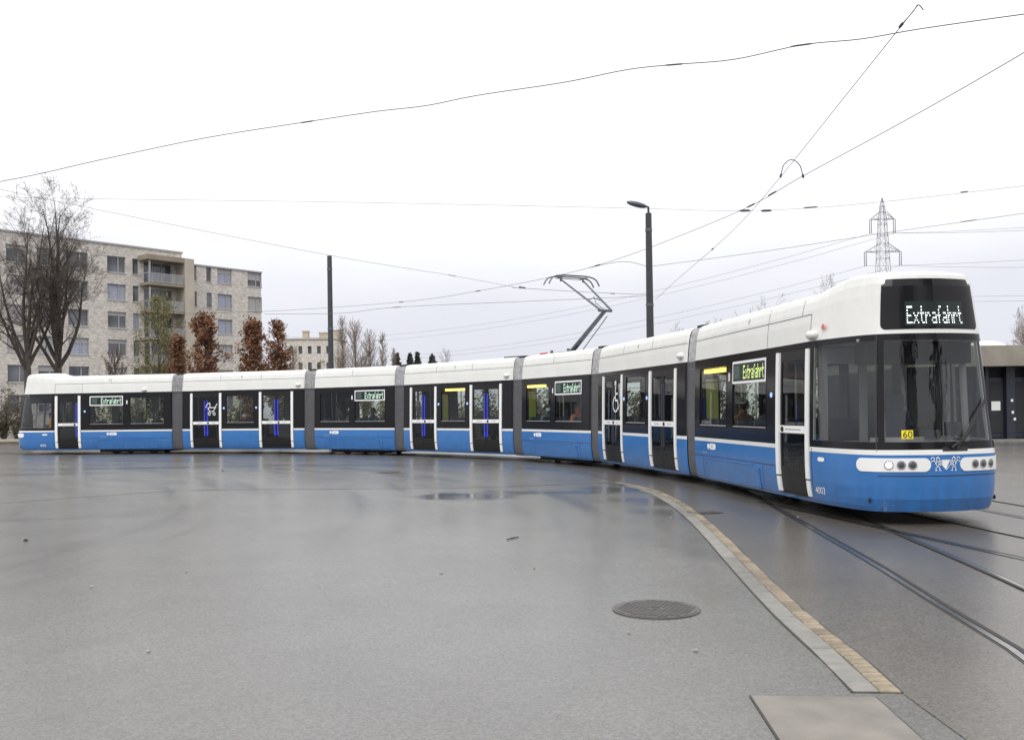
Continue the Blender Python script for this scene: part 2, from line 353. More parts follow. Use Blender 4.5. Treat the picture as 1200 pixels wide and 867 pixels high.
# kerb strip with yellow stones
ks = empty('kerb_strip', G(900, 683.8)); ks['kind'] = 'structure'
bm = bmesh.new(); bmesh.ops.create_cube(bm, size=1); bmesh.ops.scale(bm, vec=(.125, .19, .05), verts=bm.verts)
bmesh.ops.bevel(bm, geom=[e for e in bm.edges], offset=.008, segments=1, affect='EDGES')
stone_me = bpy.data.meshes.new('paving_stone'); bm.to_mesh(stone_me); bm.free(); stone_me.materials.append(M['stone'])
inv = Matrix.Translation(-ks.location)
line = resample(kerb, .198)
stones = []
for a, b in zip(line, line[1:]):
    d = b-a; c = (a+b)/2
    j = random.uniform(-.006, .006)
    T = Matrix.Translation((c.x+j, c.y, -.0165+random.uniform(-.001, .0025)+.004)) @ Matrix.Rotation(math.atan2(d.y, d.x)-math.pi/2+random.uniform(-.025, .025), 4, 'Z')
    stones.append(inst(stone_me, 'paving_stone', ks, inv @ T))
kl = offset_line(kerb, .145)
kp = resample(kl, 1.0)
for a, b in zip(kp, kp[1:]):
    d = (b-a); L = d.length; c = (a+b)/2
    mb = MB(); T = Matrix.Translation((c.x, c.y, 0)) @ Matrix.Rotation(math.atan2(d.y, d.x)-math.pi/2, 4, 'Z')
    mb.box(-.075, .075, -L/2+.004, L/2-.004, -.05, .009, 0, T)
    o = mb.build('kerb_slab', M['concrete']); o.parent = ks; o.matrix_parent_inverse = inv
# bedding mortar below the stones
mb = MB(); a_, b_ = offset_line(kerb, -.072), offset_line(kerb, .232)
for i in range(len(kerb)-1):
    mb.quad((a_[i].x, a_[i].y, .0055), (a_[i+1].x, a_[i+1].y, .0055), (b_[i+1].x, b_[i+1].y, .0055), (b_[i].x, b_[i].y, .0055))
o = mb.build('bedding_mortar', M['tar']); o.parent = ks; o.matrix_parent_inverse = inv
# tar joint that carries the arc on to the left
tj = catmull([G(722, 565.5), G(670, 567), G(580, 570.5), G(400, 573), G(230, 574.5), G(120, 581), G(0, 590), G(-150, 606)], 10)
mb = MB(); a_, b_ = offset_line(tj, -.03), offset_line(tj, .03)
for i in range(len(tj)-1):
    wv = .5+.8*abs(noise.noise(tj[i]*.6)); 
    pa, pb, pc, pd = tj[i]+(a_[i]-tj[i])*wv, tj[i+1]+(a_[i+1]-tj[i+1])*wv, tj[i+1]+(b_[i+1]-tj[i+1])*wv, tj[i]+(b_[i]-tj[i])*wv
    mb.quad(*[(q.x, q.y, .004) for q in (pa, pb, pc, pd)])
o = mb.build('asphalt_joint', M['tar']); o['kind'] = 'structure'

# tracks
def ribbon(mb, line, o0, o1, z, m=0):
    a, b = offset_line(line, o0), offset_line(line, o1)
    for i in range(len(line)-1): mb.quad((a[i].x, a[i].y, z), (b[i].x, b[i].y, z), (b[i+1].x, b[i+1].y, z), (a[i+1].x, a[i+1].y, z), m)
def rail(line, parent, gsign):
    mb = MB(); ribbon(mb, line, -.05, .05, .0075); mb.build('rail_joint_tar', M['tar'], parent)
    mb = MB(); ribbon(mb, line, -.03, .03, .0115); mb.build('rail_head', M['rail'], parent)
    mb = MB(); ribbon(mb, line, *sorted((gsign*.026, gsign*.066)), .015); mb.build('rail_groove', M['groove'], parent)
modules = {7: ((-20.39, 41.20), 9.892), 6: ((-14.30, 40.10), 18.451), 5: ((-8.13, 37.98), 32.456), 4: ((-4.17, 35.39), 46.248), 3: ((.29, 30.63), 62.416), 2: ((2.43, 26.41), 76.447), 1: ((3.93, 20.05), 82.894)}
LEN = {7: 5.69, 6: 6.03, 5: 4.24, 4: 6.03, 3: 4.24, 2: 6.03, 1: 5.69}
MW = {}
for k, ((X, Y), th) in modules.items():
    a = R(th); d = Vector((math.cos(a), -math.sin(a), 0)); n = Vector((math.sin(a), math.cos(a), 0))
    org = Vector((X, Y, 0))+n*1.2
    MW[k] = Matrix(((d.x, n.x, 0, org.x), (d.y, n.y, 0, org.y), (0, 0, 1, 0), (0, 0, 0, 1)))
def modpt(k, x, y, z): return MW[k] @ Vector((x, y, z))
near_rail = [G(925, 606.7), G(966.7, 630.8), G(1025, 665), G(1100, 713), G(1200, 775), G(1300, 845)]
cen = [modpt(7, -25, .8, 0), modpt(7, -8, .1, 0), modpt(7, 3.5, 0, 0), modpt(5, 2.12, 0, 0), modpt(3, 2.12, 0, 0), modpt(2, 3.0, .1, 0), modpt(1, 1.0, -.12, 0)]
cen += [q+Vector((.55, .02, 0)) for q in near_rail]+[Vector((3.6, 1, 0)), Vector((2.4, -8, 0))]
cen = resample(catmull(cen, 12), .6)
tr = empty('tram_track'); tr['kind'] = 'structure'
rail(offset_line(cen, -.5), tr, 1); rail(offset_line(cen, .5), tr, -1)
def straight(a, b, n=12): return [a+(b-a)*(i/n) for i in range(n+1)]
A1, A2, B1, B2, C1, C2 = G(1066, 602), G(1200, 630), G(1079, 629.6), G(1200, 656), G(1150, 598), G(1200, 607.5)
tr2 = empty('branch_track'); tr2['kind'] = 'structure'
rail([q+Vector((0, 0, 0)) for q in straight(B1-(B2-B1)*2.6, B2+(B2-B1)*4)], tr2, 1); rail(straight(A1-(A2-A1)*2, A2+(A2-A1)*3), tr2, -1)
tr3 = empty('outer_track'); tr3['kind'] = 'structure'
rail(straight(C1-(C2-C1)*6, C2+(C2-C1)*6), tr3, 1)
off = Vector((1.0, .1, 0)); rail(straight(C1+off-(C2-C1)*6, C2+off+(C2-C1)*6), tr3, -1)

# concrete cover slab
sl = [G(880, 816), G(1026, 818), G(1100, 885), G(925, 885)]
cs = MB(); zt = .0095
cs.poly([(q.x, q.y, zt) for q in reversed(sl)])
for a, b in zip(sl, sl[1:]+sl[:1]): cs.quad((a.x, a.y, zt), (b.x, b.y, zt), (b.x, b.y, -.05), (a.x, a.y, -.05))
o = cs.build('cover_slab', M['slab'], normals=True); tag(o, 'large beige concrete slab let into the asphalt at the end of the yellow stone kerb', 'concrete slab')
cs2 = MB(); c0 = sum(sl, Vector())/4
cs2.poly([(c0.x+(q.x-c0.x)*1.03, c0.y+(q.y-c0.y)*1.025, .0065) for q in reversed(sl)]); j = cs2.build('slab_joint', M['tar'], o)

# manhole cover
def manhole(loc, r):
    root = empty('manhole_cover', loc); mb = MB(); mb.tube([(0, 0, -.03), (0, 0, .010)], r, 40); mb.build('frame_ring', M['iron'], root)
    mb = MB(); mb.tube([(0, 0, -.02), (0, 0, .013)], r*.93, 40); lid = mb.build('lid', M['iron'], root)
    mb = MB(); st = .045; n = int(r/st)+1
    for i in range(-n, n+1):
        for jx in range(-n, n+1):
            x, y = i*st+(jx % 2)*st/2, jx*st
            if math.hypot(x, y) < r*.86 and math.hypot(x, y) > .05: mb.box(x-.017, x+.017, y-.014, y+.014, .012, .018)
    mb.build('tread_studs', M['iron'], lid)['kind'] = 'stuff'
    mb = MB(); mb.tube([(0, 0, .012), (0, 0, .0155)], .035, 12); mb.build('lifting_hole', M['groove'], lid)
    return root
tag(manhole(G(769, 714), .37), 'round cast iron manhole cover with tread pattern in the wet asphalt', 'manhole cover')
def grate(c, L, W, ang, label):
    root = empty('drain_grate', c, ang); mb = MB(); mb.box(-L/2, L/2, -W/2, W/2, -.03, .0125); mb.build('grate_frame', M['groove'], root)
    n = 9
    for i in range(n):
        x = -L/2+(i+.5)*L/n; mb = MB(); mb.box(x-.012, x+.012, -W/2+.01, W/2-.01, 0, .017); mb.build('bar', M['iron'], root)
    tag(root, label, 'drain grate')
grate(G(826, 601), .5, .32, .25, 'narrow iron drain grate set across the yellow stone kerb beside the tram')

# ------------------------------------------------------------------ the tram
PROF = [(.2, 1.115), (.27, 1.15), (.38, 1.172), (.55, 1.19), (.8, 1.2), (1.06, 1.2), (1.3, 1.198), (1.9, 1.187), (2.4, 1.174), (2.72, 1.162), (3.0, 1.138), (3.2, 1.112), (3.32, 1.085), (3.40, 1.05), (3.45, .99), (3.48, .88), (3.495, .7), (3.50, .4), (3.50, 0)]
ROWS = [.2, .27, .38, .55, .72, .8, 1.0, 1.07, 1.18, 1.30, 1.6, 1.9, 2.2, 2.53, 2.62, 2.71, 3.0, 3.2, 3.32]
ROOF = [(3.40, 1.05), (3.45, .99), (3.48, .88), (3.495, .7), (3.50, .4), (3.505, 0)]
NOSE = [(.2, 1.60), (.38, 1.66), (.6, 1.67), (1.0, 1.67), (1.1, 1.65), (2.7, 1.48), (3.3, 1.40), (3.40, 1.36), (3.45, 1.28), (3.48, 1.13), (3.495, .9), (3.505, .35)]
def wz(z): return interp(PROF, z)
def zmat(z): return 0 if z < 1.0 else (1 if z < 1.07 else (2 if z < 2.71 else 1))
SH = [M['blue'], M['white'], M['black'], M['under'], M['inner']]
tram = empty('tram', modpt(1, 5.69, 0, 0)); TI = tram.matrix_basis.inverted() if False else Matrix.Translation(-Vector(tram.location))
tag(tram, 'long articulated blue and white tram with black window band curving round the stop', 'tram')
def part(mb, name, mats, k, parent=None, **kw):
    o = mb.build(name, mats, **kw)
    if parent is None: o.parent = tram; o.matrix_basis = TI @ MW[k]
    else: o.parent = parent
    return o
def add_solid(o, t=.045):
    s = o.modifiers.new('shell', 'SOLIDIFY'); s.thickness = t; s.offset = -1; s.material_offset = 4; s.material_offset_rim = 2; s.use_even_offset = False
def ring_pts(x, inset=0.0):
    zs = [(z, wz(z)-inset) for z in ROWS]+[(z, max(w_-inset, 0)) for z, w_ in ROOF]
    near = [Vector((x, -w_, z)) for z, w_ in zs]; far = [Vector((x, w_, z)) for z, w_ in reversed(zs[:-1])]
    return near+far
def straight_shell(L, holes_near, holes_far):
    xs = sorted({0, .05, L-.05, L, *[h[i] for h in holes_near+holes_far for i in (0, 1)]})
    mb = MB(); nz_ = len(ROWS)
    for a, b in zip(xs, xs[1:]):
        ia = .03 if a == 0 else 0; ib = .03 if b == L else 0
        for side, holes in ((-1, holes_near), (1, holes_far)):
            lv = [(z, wz(z)) for z in ROWS]+ROOF
            for (z0, w0), (z1, w1) in zip(lv, lv[1:]):
                xm, zm = (a+b)/2, (z0+z1)/2
                if any(h[0] < xm < h[1] and h[2] < zm < h[3] for h in holes): continue
                q = [(a, side*max(w0-ia, 0), z0), (b, side*max(w0-ib, 0), z0), (b, side*max(w1-ib, 0), z1), (a, side*max(w1-ia, 0), z1)]
                if side > 0: q.reverse()
                if w1 == 0: q = [p for i, p in enumerate(q)]
                mb.quad(*q, zmat(zm))
    return mb
# nose plan curve, from the near side to the centre
QN = catmull([(0, 1.2, 0), (.35, 1.188, 0), (.75, 1.14, 0), (1.08, 1.075, 0), (1.27, 1.005, 0), (1.39, .93, 0), (1.47, .84, 0), (1.54, .70, 0), (1.60, .5, 0), (1.65, .25, 0), (1.67, 0, 0)], 3)
XC = 5.69
def nose_xyz(q, z, side, off=0):
    N = interp(NOSE, z)/1.67; w0 = (wz(z) if z <= 3.32 else interp(ROOF, z))/1.2
    t = q[0]/1.67; w0 *= 1-interp([(1.0, 0), (2.7, .105), (3.4, .14)], z)*min(1, max(0, t))**.8
    lift = .15*min(1, (max(t, 0)*1.67/.9))*max(0, min(1, (z-3.0)/.4))
    return Vector((XC+q[0]*N, side*q[1]*w0, z+lift))
def side_lift(x, z):
    return 0
def end_shell(holes_near, holes_far, nose_holes):
    """x measured from the joint towards the cab"""
    xs = sorted({0, .05, XC, *[h[i] for h in holes_near+holes_far for i in (0, 1)]})
    lv = [(z, wz(z)) for z in ROWS]+ROOF; mb = MB()
    for side, holes in ((-1, holes_near), (1, holes_far)):
        for a, b in zip(xs, xs[1:]):
            ia = .03 if a == 0 else 0
            for (z0, w0), (z1, w1) in zip(lv, lv[1:]):
                xm, zm = (a+b)/2, (z0+z1)/2
                if any(h[0] < xm < h[1] and h[2] < zm < h[3] for h in holes): continue
                q = [(a, side*max(w0-ia, 0), z0), (b, side*w0, z0), (b, side*w1, z1), (a, side*max(w1-ia, 0), z1)]
                if side > 0: q.reverse()
                mb.quad(*q, zmat(zm))
        for i in range(len(QN)-1):
            for (z0, w0), (z1, w1) in zip(lv, lv[1:]):
                zm = (z0+z1)/2
                if any(i0 <= i < i1 and h0 < zm < h1 for (i0, i1, h0, h1) in nose_holes): continue
                q = [nose_xyz(QN[i], z0, side), nose_xyz(QN[i+1], z0, side), nose_xyz(QN[i+1], z1, side), nose_xyz(QN[i], z1, side)]
                if side > 0: q.reverse()
                mb.quad(*q, zmat(zm))
    return mb
def mirx(x): return XC-x if x <= XC else -(x-XC)*1.38
def mirror(mb):
    mb.v = [(mirx(x), y, z) for x, y, z in mb.v]; mb.f = [tuple(reversed(f)) for f in mb.f]; return mb

# --- generic side patches (x along module, z up, on the near side)
def patch(x0, x1, z0, z1, off, thick, mb=None, m=0, side=-1, rad=0, nz_=6):
    mb = mb or MB()
    if rad <= 0:
        zs = [z0+(z1-z0)*i/nz_ for i in range(nz_+1)]
        outl = None
        for a, b in zip(zs, zs[1:]):
            ya, yb = side*(wz(a)+off), side*(wz(b)+off); ia, ib = side*(wz(a)+off-thick), side*(wz(b)+off-thick)
            mb.quad((x0, ya, a), (x1, ya, a), (x1, yb, b), (x0, yb, b), m)
            mb.quad((x0, ia, a), (x0, ya, a), (x0, yb, b), (x0, ib, b), m); mb.quad((x1, ya, a), (x1, ia, a), (x1, ib, b), (x1, yb, b), m)
        for z in (z0, z1):
            y, i = side*(wz(z)+off), side*(wz(z)+off-thick); mb.quad((x0, y, z), (x0, i, z), (x1, i, z), (x1, y, z), m)
    else:
        pts = []
        for cx, cz, a0 in ((x1-rad, z1-rad, 0), (x0+rad, z1-rad, 90), (x0+rad, z0+rad, 180), (x1-rad, z0+rad, 270)):
            for k in range(6): an = R(a0+18*k); pts.append((cx+rad*math.cos(an), cz+rad*math.sin(an)))
        mb.poly([(x, side*(wz(z)+off), z) for x, z in pts], m)
        for (xa, za), (xb, zb) in zip(pts, pts[1:]+pts[:1]):
            mb.quad((xa, side*(wz(za)+off), za), (xb, side*(wz(zb)+off), zb), (xb, side*(wz(zb)+off-thick), zb), (xa, side*(wz(za)+off-thick), za), m)
    return mb
FONT = {'E': ['11111', '10000', '10000', '11110', '10000', '10000', '11111'], 'x': ['00000', '00000', '10001', '01010', '00100', '01010', '10001'], 't': ['01000', '01000', '11110', '01000', '01000', '01001', '00110'],
        'r': ['00000', '00000', '10110', '11001', '10000', '10000', '10000'], 'a': ['00000', '00000', '01110', '00001', '01111', '10001', '01111'], 'f': ['00110', '01001', '01000', '11100', '01000', '01000', '01000'], 'h': ['10000', '10000', '10110', '11001', '10001', '10001', '10001']}
def led_dots(text):
    o = []; c = 0
    for ch in text:
        g = FONT[ch]; wd = 5 if ch not in 'tf' else 4
        for r_ in range(7):
            for k in range(wd):
                if g[r_][k] == '1': o.append((c+k, 6-r_))
        c += wd+1
    return o, c-1
LEDS, LEDW = led_dots('Extrafahrt')
def text_part(s, x, z, h, mat_, k, parent, off=.006, sx=1.0):
    v, f = text_tris(s); mb = MB()
    wmax = max(p[0] for p in v)
    mb.v = [(x+p[0]*h*sx, -(wz(z+p[1]*h)+off), z+p[1]*h) for p in v]; mb.f = list(f); mb.m = [0]*len(f)
    return part(mb, 'lettering', mat_, k, parent)
WZ0, WZ1, DZ0, DZ1 = 1.30, 2.53, .27, 2.62
def window(k, x0, x1, side=-1, sign=False, top=True):
    mb = MB(); y = side*(wz(1.9)-.022)
    patch(x0+.004, x1-.004, WZ0+.004, WZ1-.004, -.022, .006, mb, side=side)
    g = part(mb, 'window', M['glass'], k)
    fr = MB(); t = .028
    for (a, b, c, d) in ((x0, x0+t, WZ0, WZ1), (x1-t, x1, WZ0, WZ1), (x0+t, x1-t, WZ0, WZ0+t), (x0+t, x1-t, WZ1-t, WZ1)): patch(a, b, c, d, .004, .035, fr, side=side)
    part(fr, 'window_frame', M['black'], k, g)
    if side < 0:
        mb = MB(); patch(x0+t, x1-t, WZ0+t, WZ0+t+.014, -.006, .01, mb); part(mb, 'window_edge_trim', M['sill'], k, g)
        mb = MB(); patch(x0+t, x1-t, 2.21, 2.222, -.012, .006, mb) if not sign else None
        if not sign: part(mb, 'vent_flap_edge', M['seam'], k, g)
def display(k, x0, x1, led='led_g', z0=2.14, z1=2.56):
    mb = MB(); patch(x0, x1, z0, z1, .008, .03, mb, rad=.02); s = part(mb, 'destination_display', M['bwhite'], k)
    mb = MB(); patch(x0+.045, x1-.045, z0+.045, z1-.045, .0105, .005, mb); part(mb, 'led_board', M['board'], k, s)
    mb = MB(); W_ = (x1-x0)*.60; p = W_/LEDW; xs = x1-.08-W_; h = (z1-z0)*.60; pz = h/7; zs = (z0+z1)/2-h/2
    for c, r_ in LEDS:
        x, z = xs+c*p, zs+r_*pz; y = -(wz(z)+.0125)
        mb.quad((x, y, z), (x+p*.86, y, z), (x+p*.86, y, z+pz*.74), (x, y, z+pz*.74))
    part(mb, 'led_lettering', M[led], k, s)['kind'] = 'stuff'
    mb = MB(); patch(x0+.10, x0+.10+(x1-x0)*.17, z0+.09, z1-.09, .012, .003, mb); part(mb, 'line_number_field', mat('dim_led_field', (.05, .085, .075), .3) if 'dim_led_field' not in bpy.data.materials else bpy.data.materials['dim_led_field'], k, s)
def door(k, x0, x1, double=True, icon=None, blue='both'):
    """x0,x1 outer edges of the white posts"""
    pw = .15 if double else .16; a, b = x0+pw, x1-pw
    leafs = [(a, (a+b)/2), ((a+b)/2, b)] if double else [(a, b)]
    for li, (p, q) in enumerate(leafs):
        f = MB(); t = .05; R_ = -.012
        for (xa, xb, za, zb) in ((p+.004, p+t, DZ0, DZ1), (q-t, q-.004, DZ0, DZ1), (p+t, q-t, 2.44, DZ1), (p+t, q-t, 1.25, 1.40), (p+t, q-t, .62, .70)): patch(xa, xb, za, zb, R_, .035, f)
        d = part(f, 'door', M['doorblk'], k)
        for nm, za, zb in (('upper_pane', 1.40, 2.44), ('lower_pane', .70, 1.25)):
            mb = MB(); patch(p+t, q-t, za, zb, R_-.012, .005, mb); part(mb, nm, M['doorglass'], k, d)
        mb = MB(); patch(p+t, q-t, DZ0, .62, R_-.006, .03, mb); part(mb, 'kick_panel', M['doorblk'], k, d)
        mb = MB(); patch(p+.004, q-.004, 1.265, 1.385, R_+.012, .012, mb); part(mb, 'push_bar', M['bwhite'], k, d)
        if (double and li == 1) or not double:
            xb = p+.12 if double or k == 1 else q-.14
            mb = MB(); mb.disc((xb, -(wz(1.325)+.001), 1.325), (0, -1, 0), .042, .02, 16); part(mb, 'door_button', M['ink'], k, d)
        mb = MB(); patch(p+.22 if li == 0 else p+.30, q-.16, 1.315, 1.335, R_+.0135, .002, mb); part(mb, 'bar_lettering_line', M['frame'], k, d)
        if blue:
            if double: xs = [(q-.10) if li == 0 else (p+.035)]
            else: xs = [q-.10] if k == 1 else [q-.11]
            if double or k == 7:
                for xr in xs:
                    mb = MB(); patch(xr, xr+.065, .78, 2.28, R_-.001, .02, mb); part(mb, 'blue_grab_rail', M['bluerail'] if k != 2 else M['navy'], k, d)
    for xa, xb in ((x0, a-.004), (b+.004, x1)):
        mb = MB(); patch(xa+.018, xb-.018, .56, 2.60, .016, .04, mb, nz_=12); po = part(mb, 'door_post', M['bwhite'], k)
        mb = MB(); patch(xa+.018, xb-.018, .285, .535, .012, .035, mb); part(mb, 'post_foot', M['bwhite'], k, po)
        mb = MB(); patch(xa, xb, DZ0, DZ1, -.02, .02, mb); part(mb, 'post_seal', M['seam'], k, po)
    mb = MB(); z_ = .285; patch(a, b, .262, .277, .015, .06, mb); part(mb, 'step_edge', M['seam'], k)
def stroke_icon(k, segs, w_, parent=None):
    mb = MB()
    for (xa, za), (xb, zb) in segs:
        d = Vector((xb-xa, zb-za)); L = d.length or 1e-6; n = Vector((-d.y, d.x))/L*w_/2; e = d/L*w_*.35
        q = [(xa-e.x+n.x, za-e.y+n.y), (xa-e.x-n.x, za-e.y-n.y), (xb+e.x-n.x, zb+e.y-n.y), (xb+e.x+n.x, zb+e.y+n.y)]
        mb.poly([(x, -(wz(z)+.002), z) for x, z in q])
    return part(mb, 'pictogram', M['bwhite'], k, parent)
def arc(cx, cz, r, a0, a1, n=10): 
    p = [(cx+r*math.cos(R(a0+(a1-a0)*i/n)), cz+r*math.sin(R(a0+(a1-a0)*i/n))) for i in range(n+1)]; return list(zip(p, p[1:]))
def wheelchair(k, cx, z):
    s = [((cx-.02, z+.66), (cx-.02, z+.30)), ((cx-.02, z+.30), (cx+.16, z+.30)), ((cx+.16, z+.30), (cx+.22, z+.08)), ((cx-.02, z+.48), (cx+.14, z+.48))]
    s += arc(cx, z+.20, .20, 110, 330)+arc(cx-.02, z+.76, .045, 0, 360, 8); stroke_icon(k, s, .05)
def pram(k, cx, z):
    s = arc(cx, z+.36, .17, 180, 360)+[((cx-.17, z+.36), (cx+.22, z+.36)), ((cx+.17, z+.36), (cx+.28, z+.52))]+arc(cx-.08, z+.36, .20, 90, 180, 6)+[((cx-.08, z+.36), (cx-.08, z+.56))]
    s += arc(cx-.11, z+.10, .06, 0, 360, 8)+arc(cx+.13, z+.10, .06, 0, 360, 8); stroke_icon(k, s, .035)
def zlogo(k, x, z, s=1.0, parent=None):
    mb = MB(); patch(x, x+.36*s, z, z+.12*s, .004, .004, mb, rad=.055*s); o = part(mb, 'operator_badge', M['bwhite'], k)
    mb = MB(); patch(x-.13*s, x-.02*s, z+.005*s, z+.115*s, .004, .004, mb, rad=.05*s); part(mb, 'badge_disc', M['bwhite'], k, o)
    text_part('ZVV', x+.075*s, z+.03*s, .085*s, M['blue'], k, o, off=.006); text_part('Zuri Linie', x-.42*s, z-.09*s, .07*s, M['sill'], k, o, off=.004)
def seamline(k, segs, parent=None):
    mb = MB()
    for (x0, z0, x1, z1) in segs:
        if abs(x1-x0) > abs(z1-z0): patch(x0, x1, z0-.006, z0+.006, .0025, .006, mb)
        else: patch(x0-.005, x0+.005, z0, z1, .0025, .006, mb, nz_=8)
    return part(mb, 'panel_seam', M['seam'], k, parent)
def interior(k, L, xo=0, zones=(), lights=(), greens=()):
    mb = MB(); mb.box(xo+.02, xo+L-.02, -1.10, 1.10, .24, .33); part(mb, 'interior_floor', M['floorin'], k)
    mb = MB(); mb.box(xo+.02, xo+L-.02, -1.08, 1.08, 2.60, 2.64); part(mb, 'interior_ceiling', M['inner'], k)
    for (a, b) in lights:
        mb = MB(); mb.box(a, b, -1.04, -.90, 2.42, 2.50); part(mb, 'ceiling_light', M['lamp'], k)
    for (a, b) in zones:
        n = max(1, int((b-a)/.78)); st = (b-a)/n
        for i in range(n):
            for y in (-.72, .72):
                x = a+(i+.5)*st; mb = MB()
                mb.box(x-.22, x+.22, y-.40, y+.40, .74, .80); mb.box(x-.25, x-.19, y-.42, y+.42, .74, 1.46); mb.box(x-.05, x+.05, y-.08, y+.08, .33, .74)
                part(mb, 'seat', M['seat'], k)
            mb = MB(); mb.tube([(a+i*st+.05, -.28, .33), (a+i*st+.05, -.28, 2.6)], .018, 8); part(mb, 'grab_pole', M['pole'], k)
    for x in greens:
        mb = MB(); mb.box(x-.02, x+.02, -1.05, -.80, .5, 2.3); part(mb, 'partition', M['ypole'], k)
def underside(k, x0, x1):
    mb = MB(); mb.box(x0, x1, -1.08, 1.08, .205, .236); part(mb, 'underframe', M['under'], k)
def bogie(k, xc):
    for sx in (-.9, .9):
        for sy in (-.5, .5):
            mb = MB(); mb.tube([(xc+sx, sy-.05, .305), (xc+sx, sy+.05, .305)], .29, 24); mb.tube([(xc+sx, sy-.06 if sy < 0 else sy+.02, .305), (xc+sx, sy-.02 if sy < 0 else sy+.06, .305)], .31, 24)
            part(mb, 'wheel', M['under'], k)
    mb = MB()
    for sy in (-.74, .74): mb.box(xc-1.25, xc+1.25, sy-.05, sy+.05, .10, .24)
    mb.box(xc-1.55, xc+1.55, -.80, .80, .085, .204)  # block added to stop light from the far side passing under the tram
    part(mb, 'bogie_frame_light_block', M['under'], k)
def bogie_cover(k, x0, x1, ends):
    mb = MB(); patch(x0, x1, .235, .64, .022, .04, mb, rad=.03); o = part(mb, 'bogie_cover', M['blue'], k)
    mb = MB(); patch(x0+.02, x1-.3, .645, .665, .03, .05, mb); part(mb, 'cover_ledge', M['blue'], k, o)
    for x in (x0+.1, x1-.1):
        for z in (.3, .56):
            mb = MB(); mb.disc((x, -(wz(z)+.021), z), (0, -1, 0), .02, .006, 8); part(mb, 'bolt', M['blue'], k, o)
    seamline(k, [(ends[0], .70, ends[1], .70), (x0-.12, .24, x0-.12, .70), (x1+.14, .24, x1+.14, .70)], o)
def endwall(k, x):
    mb = MB(); 
    for s in (-1, 1): mb.box(x-.02, x+.02, s*.62 if s > 0 else -1.1, 1.1 if s > 0 else -.62, .34, 2.6)
    mb.box(x-.02, x+.02, -1.05, 1.05, 2.64, 3.3)
    part(mb, 'end_wall', M['dark'], k)
def side_pod(k, x, z=2.86):
    bm = bmesh.new(); bmesh.ops.create_uvsphere(bm, u_segments=12, v_segments=8, radius=1); bmesh.ops.scale(bm, vec=(.13, .09, .075), verts=bm.verts); bmesh.ops.translate(bm, vec=(x, -wz(z)-.02, z), verts=bm.verts)
    me = bpy.data.meshes.new('camera_pod'); bm.to_mesh(me); bm.free(); me.materials.append(M['white']); me.polygons.foreach_set('use_smooth', [True]*len(me.polygons))
    o = inst(me, 'camera_pod', tram, TI @ MW[k]); return o
def roof_mark(k, x, z=3.27):
    mb = MB(); mb.disc((x, -wz(z)+.002, z), (0, -1, .25), .05, .006, 14); part(mb, 'roof_vent_cap', M['sill'], k)
def blue_lamp(k, x, z=1.95):
    mb = MB(); mb.disc((x, -wz(z)+.002, z), (0, -1, 0), .045, .012, 14); part(mb, 'door_signal_lamp', mat('signal_lamp_blue', (.15, .25, .7), .3, emit=(.4, .55, 1), estr=.7) if 'signal_lamp_blue' not in bpy.data.materials else bpy.data.materials['signal_lamp_blue'], k)

def mid_module(k, icon=None):
    L = 6.03; wins = [(2.25, 3.64)]
    hn = [(.42, 2.03, DZ0, DZ1), (3.86, 5.53, DZ0, DZ1)]+[(a, b, WZ0, WZ1) for a, b in wins]
    hf = [(.42, 2.03, WZ0, WZ1), (2.25, 3.64, WZ0, WZ1), (3.86, 5.53, WZ0, WZ1)]
    o = part(straight_shell(L, hn, hf), 'carriage_body', SH, k, merge=True, normals=False); add_solid(o)
    for a, b in wins: window(k, a, b)
    for a, b, _, _ in hf: window(k, a, b, side=1)
    door(k, .42, 2.03); door(k, 3.86, 5.53)
    seamline(k, [(0.02, 3.13, L-.02, 3.13), (1.95, 3.13, 1.95, 3.38), (3.95, 3.13, 3.95, 3.38)], o)
    side_pod(k, L-.28); roof_mark(k, 3.0); blue_lamp(k, 2.14); blue_lamp(k, 3.74)
    interior(k, L, 0, [(2.3, 3.7)], [(2.35, 3.45)] if k in (4,) else [], [2.2] if k == 4 else [])
    underside(k, .05, L-.05); endwall(k, .03); endwall(k, L-.03)
    mb = MB(); patch(3.68, 3.72, 1.5, 1.6, .004, .004, mb)
    if icon == 'pram': pram(k, 1.52, 1.62)
    if icon == 'chair': wheelchair(k, 1.50, 1.62)
def bogie_module(k):
    L = 4.24; wins = [(.33, 1.96), (2.2, 3.80)]; h = [(a, b, WZ0, WZ1) for a, b in wins]
    o = part(straight_shell(L, h, h), 'carriage_body', SH, k, merge=True); add_solid(o)
    window(k, *wins[0]); window(k, *wins[1], sign=True)
    for a in wins: window(k, *a, side=1)
    display(k, 2.22, 3.78)
    seamline(k, [(0.02, 3.13, L-.02, 3.13), (2.05, 3.13, 2.05, 3.38)], o)
    bogie_cover(k, .72, 3.5, (.02, L-.02)); bogie(k, 2.12); zlogo(k, 1.0, .84)
    mb = MB(); patch(2.05, 2.11, 2.2, 2.36, .004, .006, mb, rad=.02); part(mb, 'white_marker_plate', M['bwhite'], k)
    interior(k, L, 0, [(.35, 1.95), (2.25, 3.85)], [(.1, 1.2)] if k == 3 else [], [.3] if k == 3 else [])
    underside(k, .05, L-.05); endwall(k, .03); endwall(k, L-.03)
def curved_patch(c, hw, z0, z1, off, thick, rad, k, mir, flip=1):
    pass
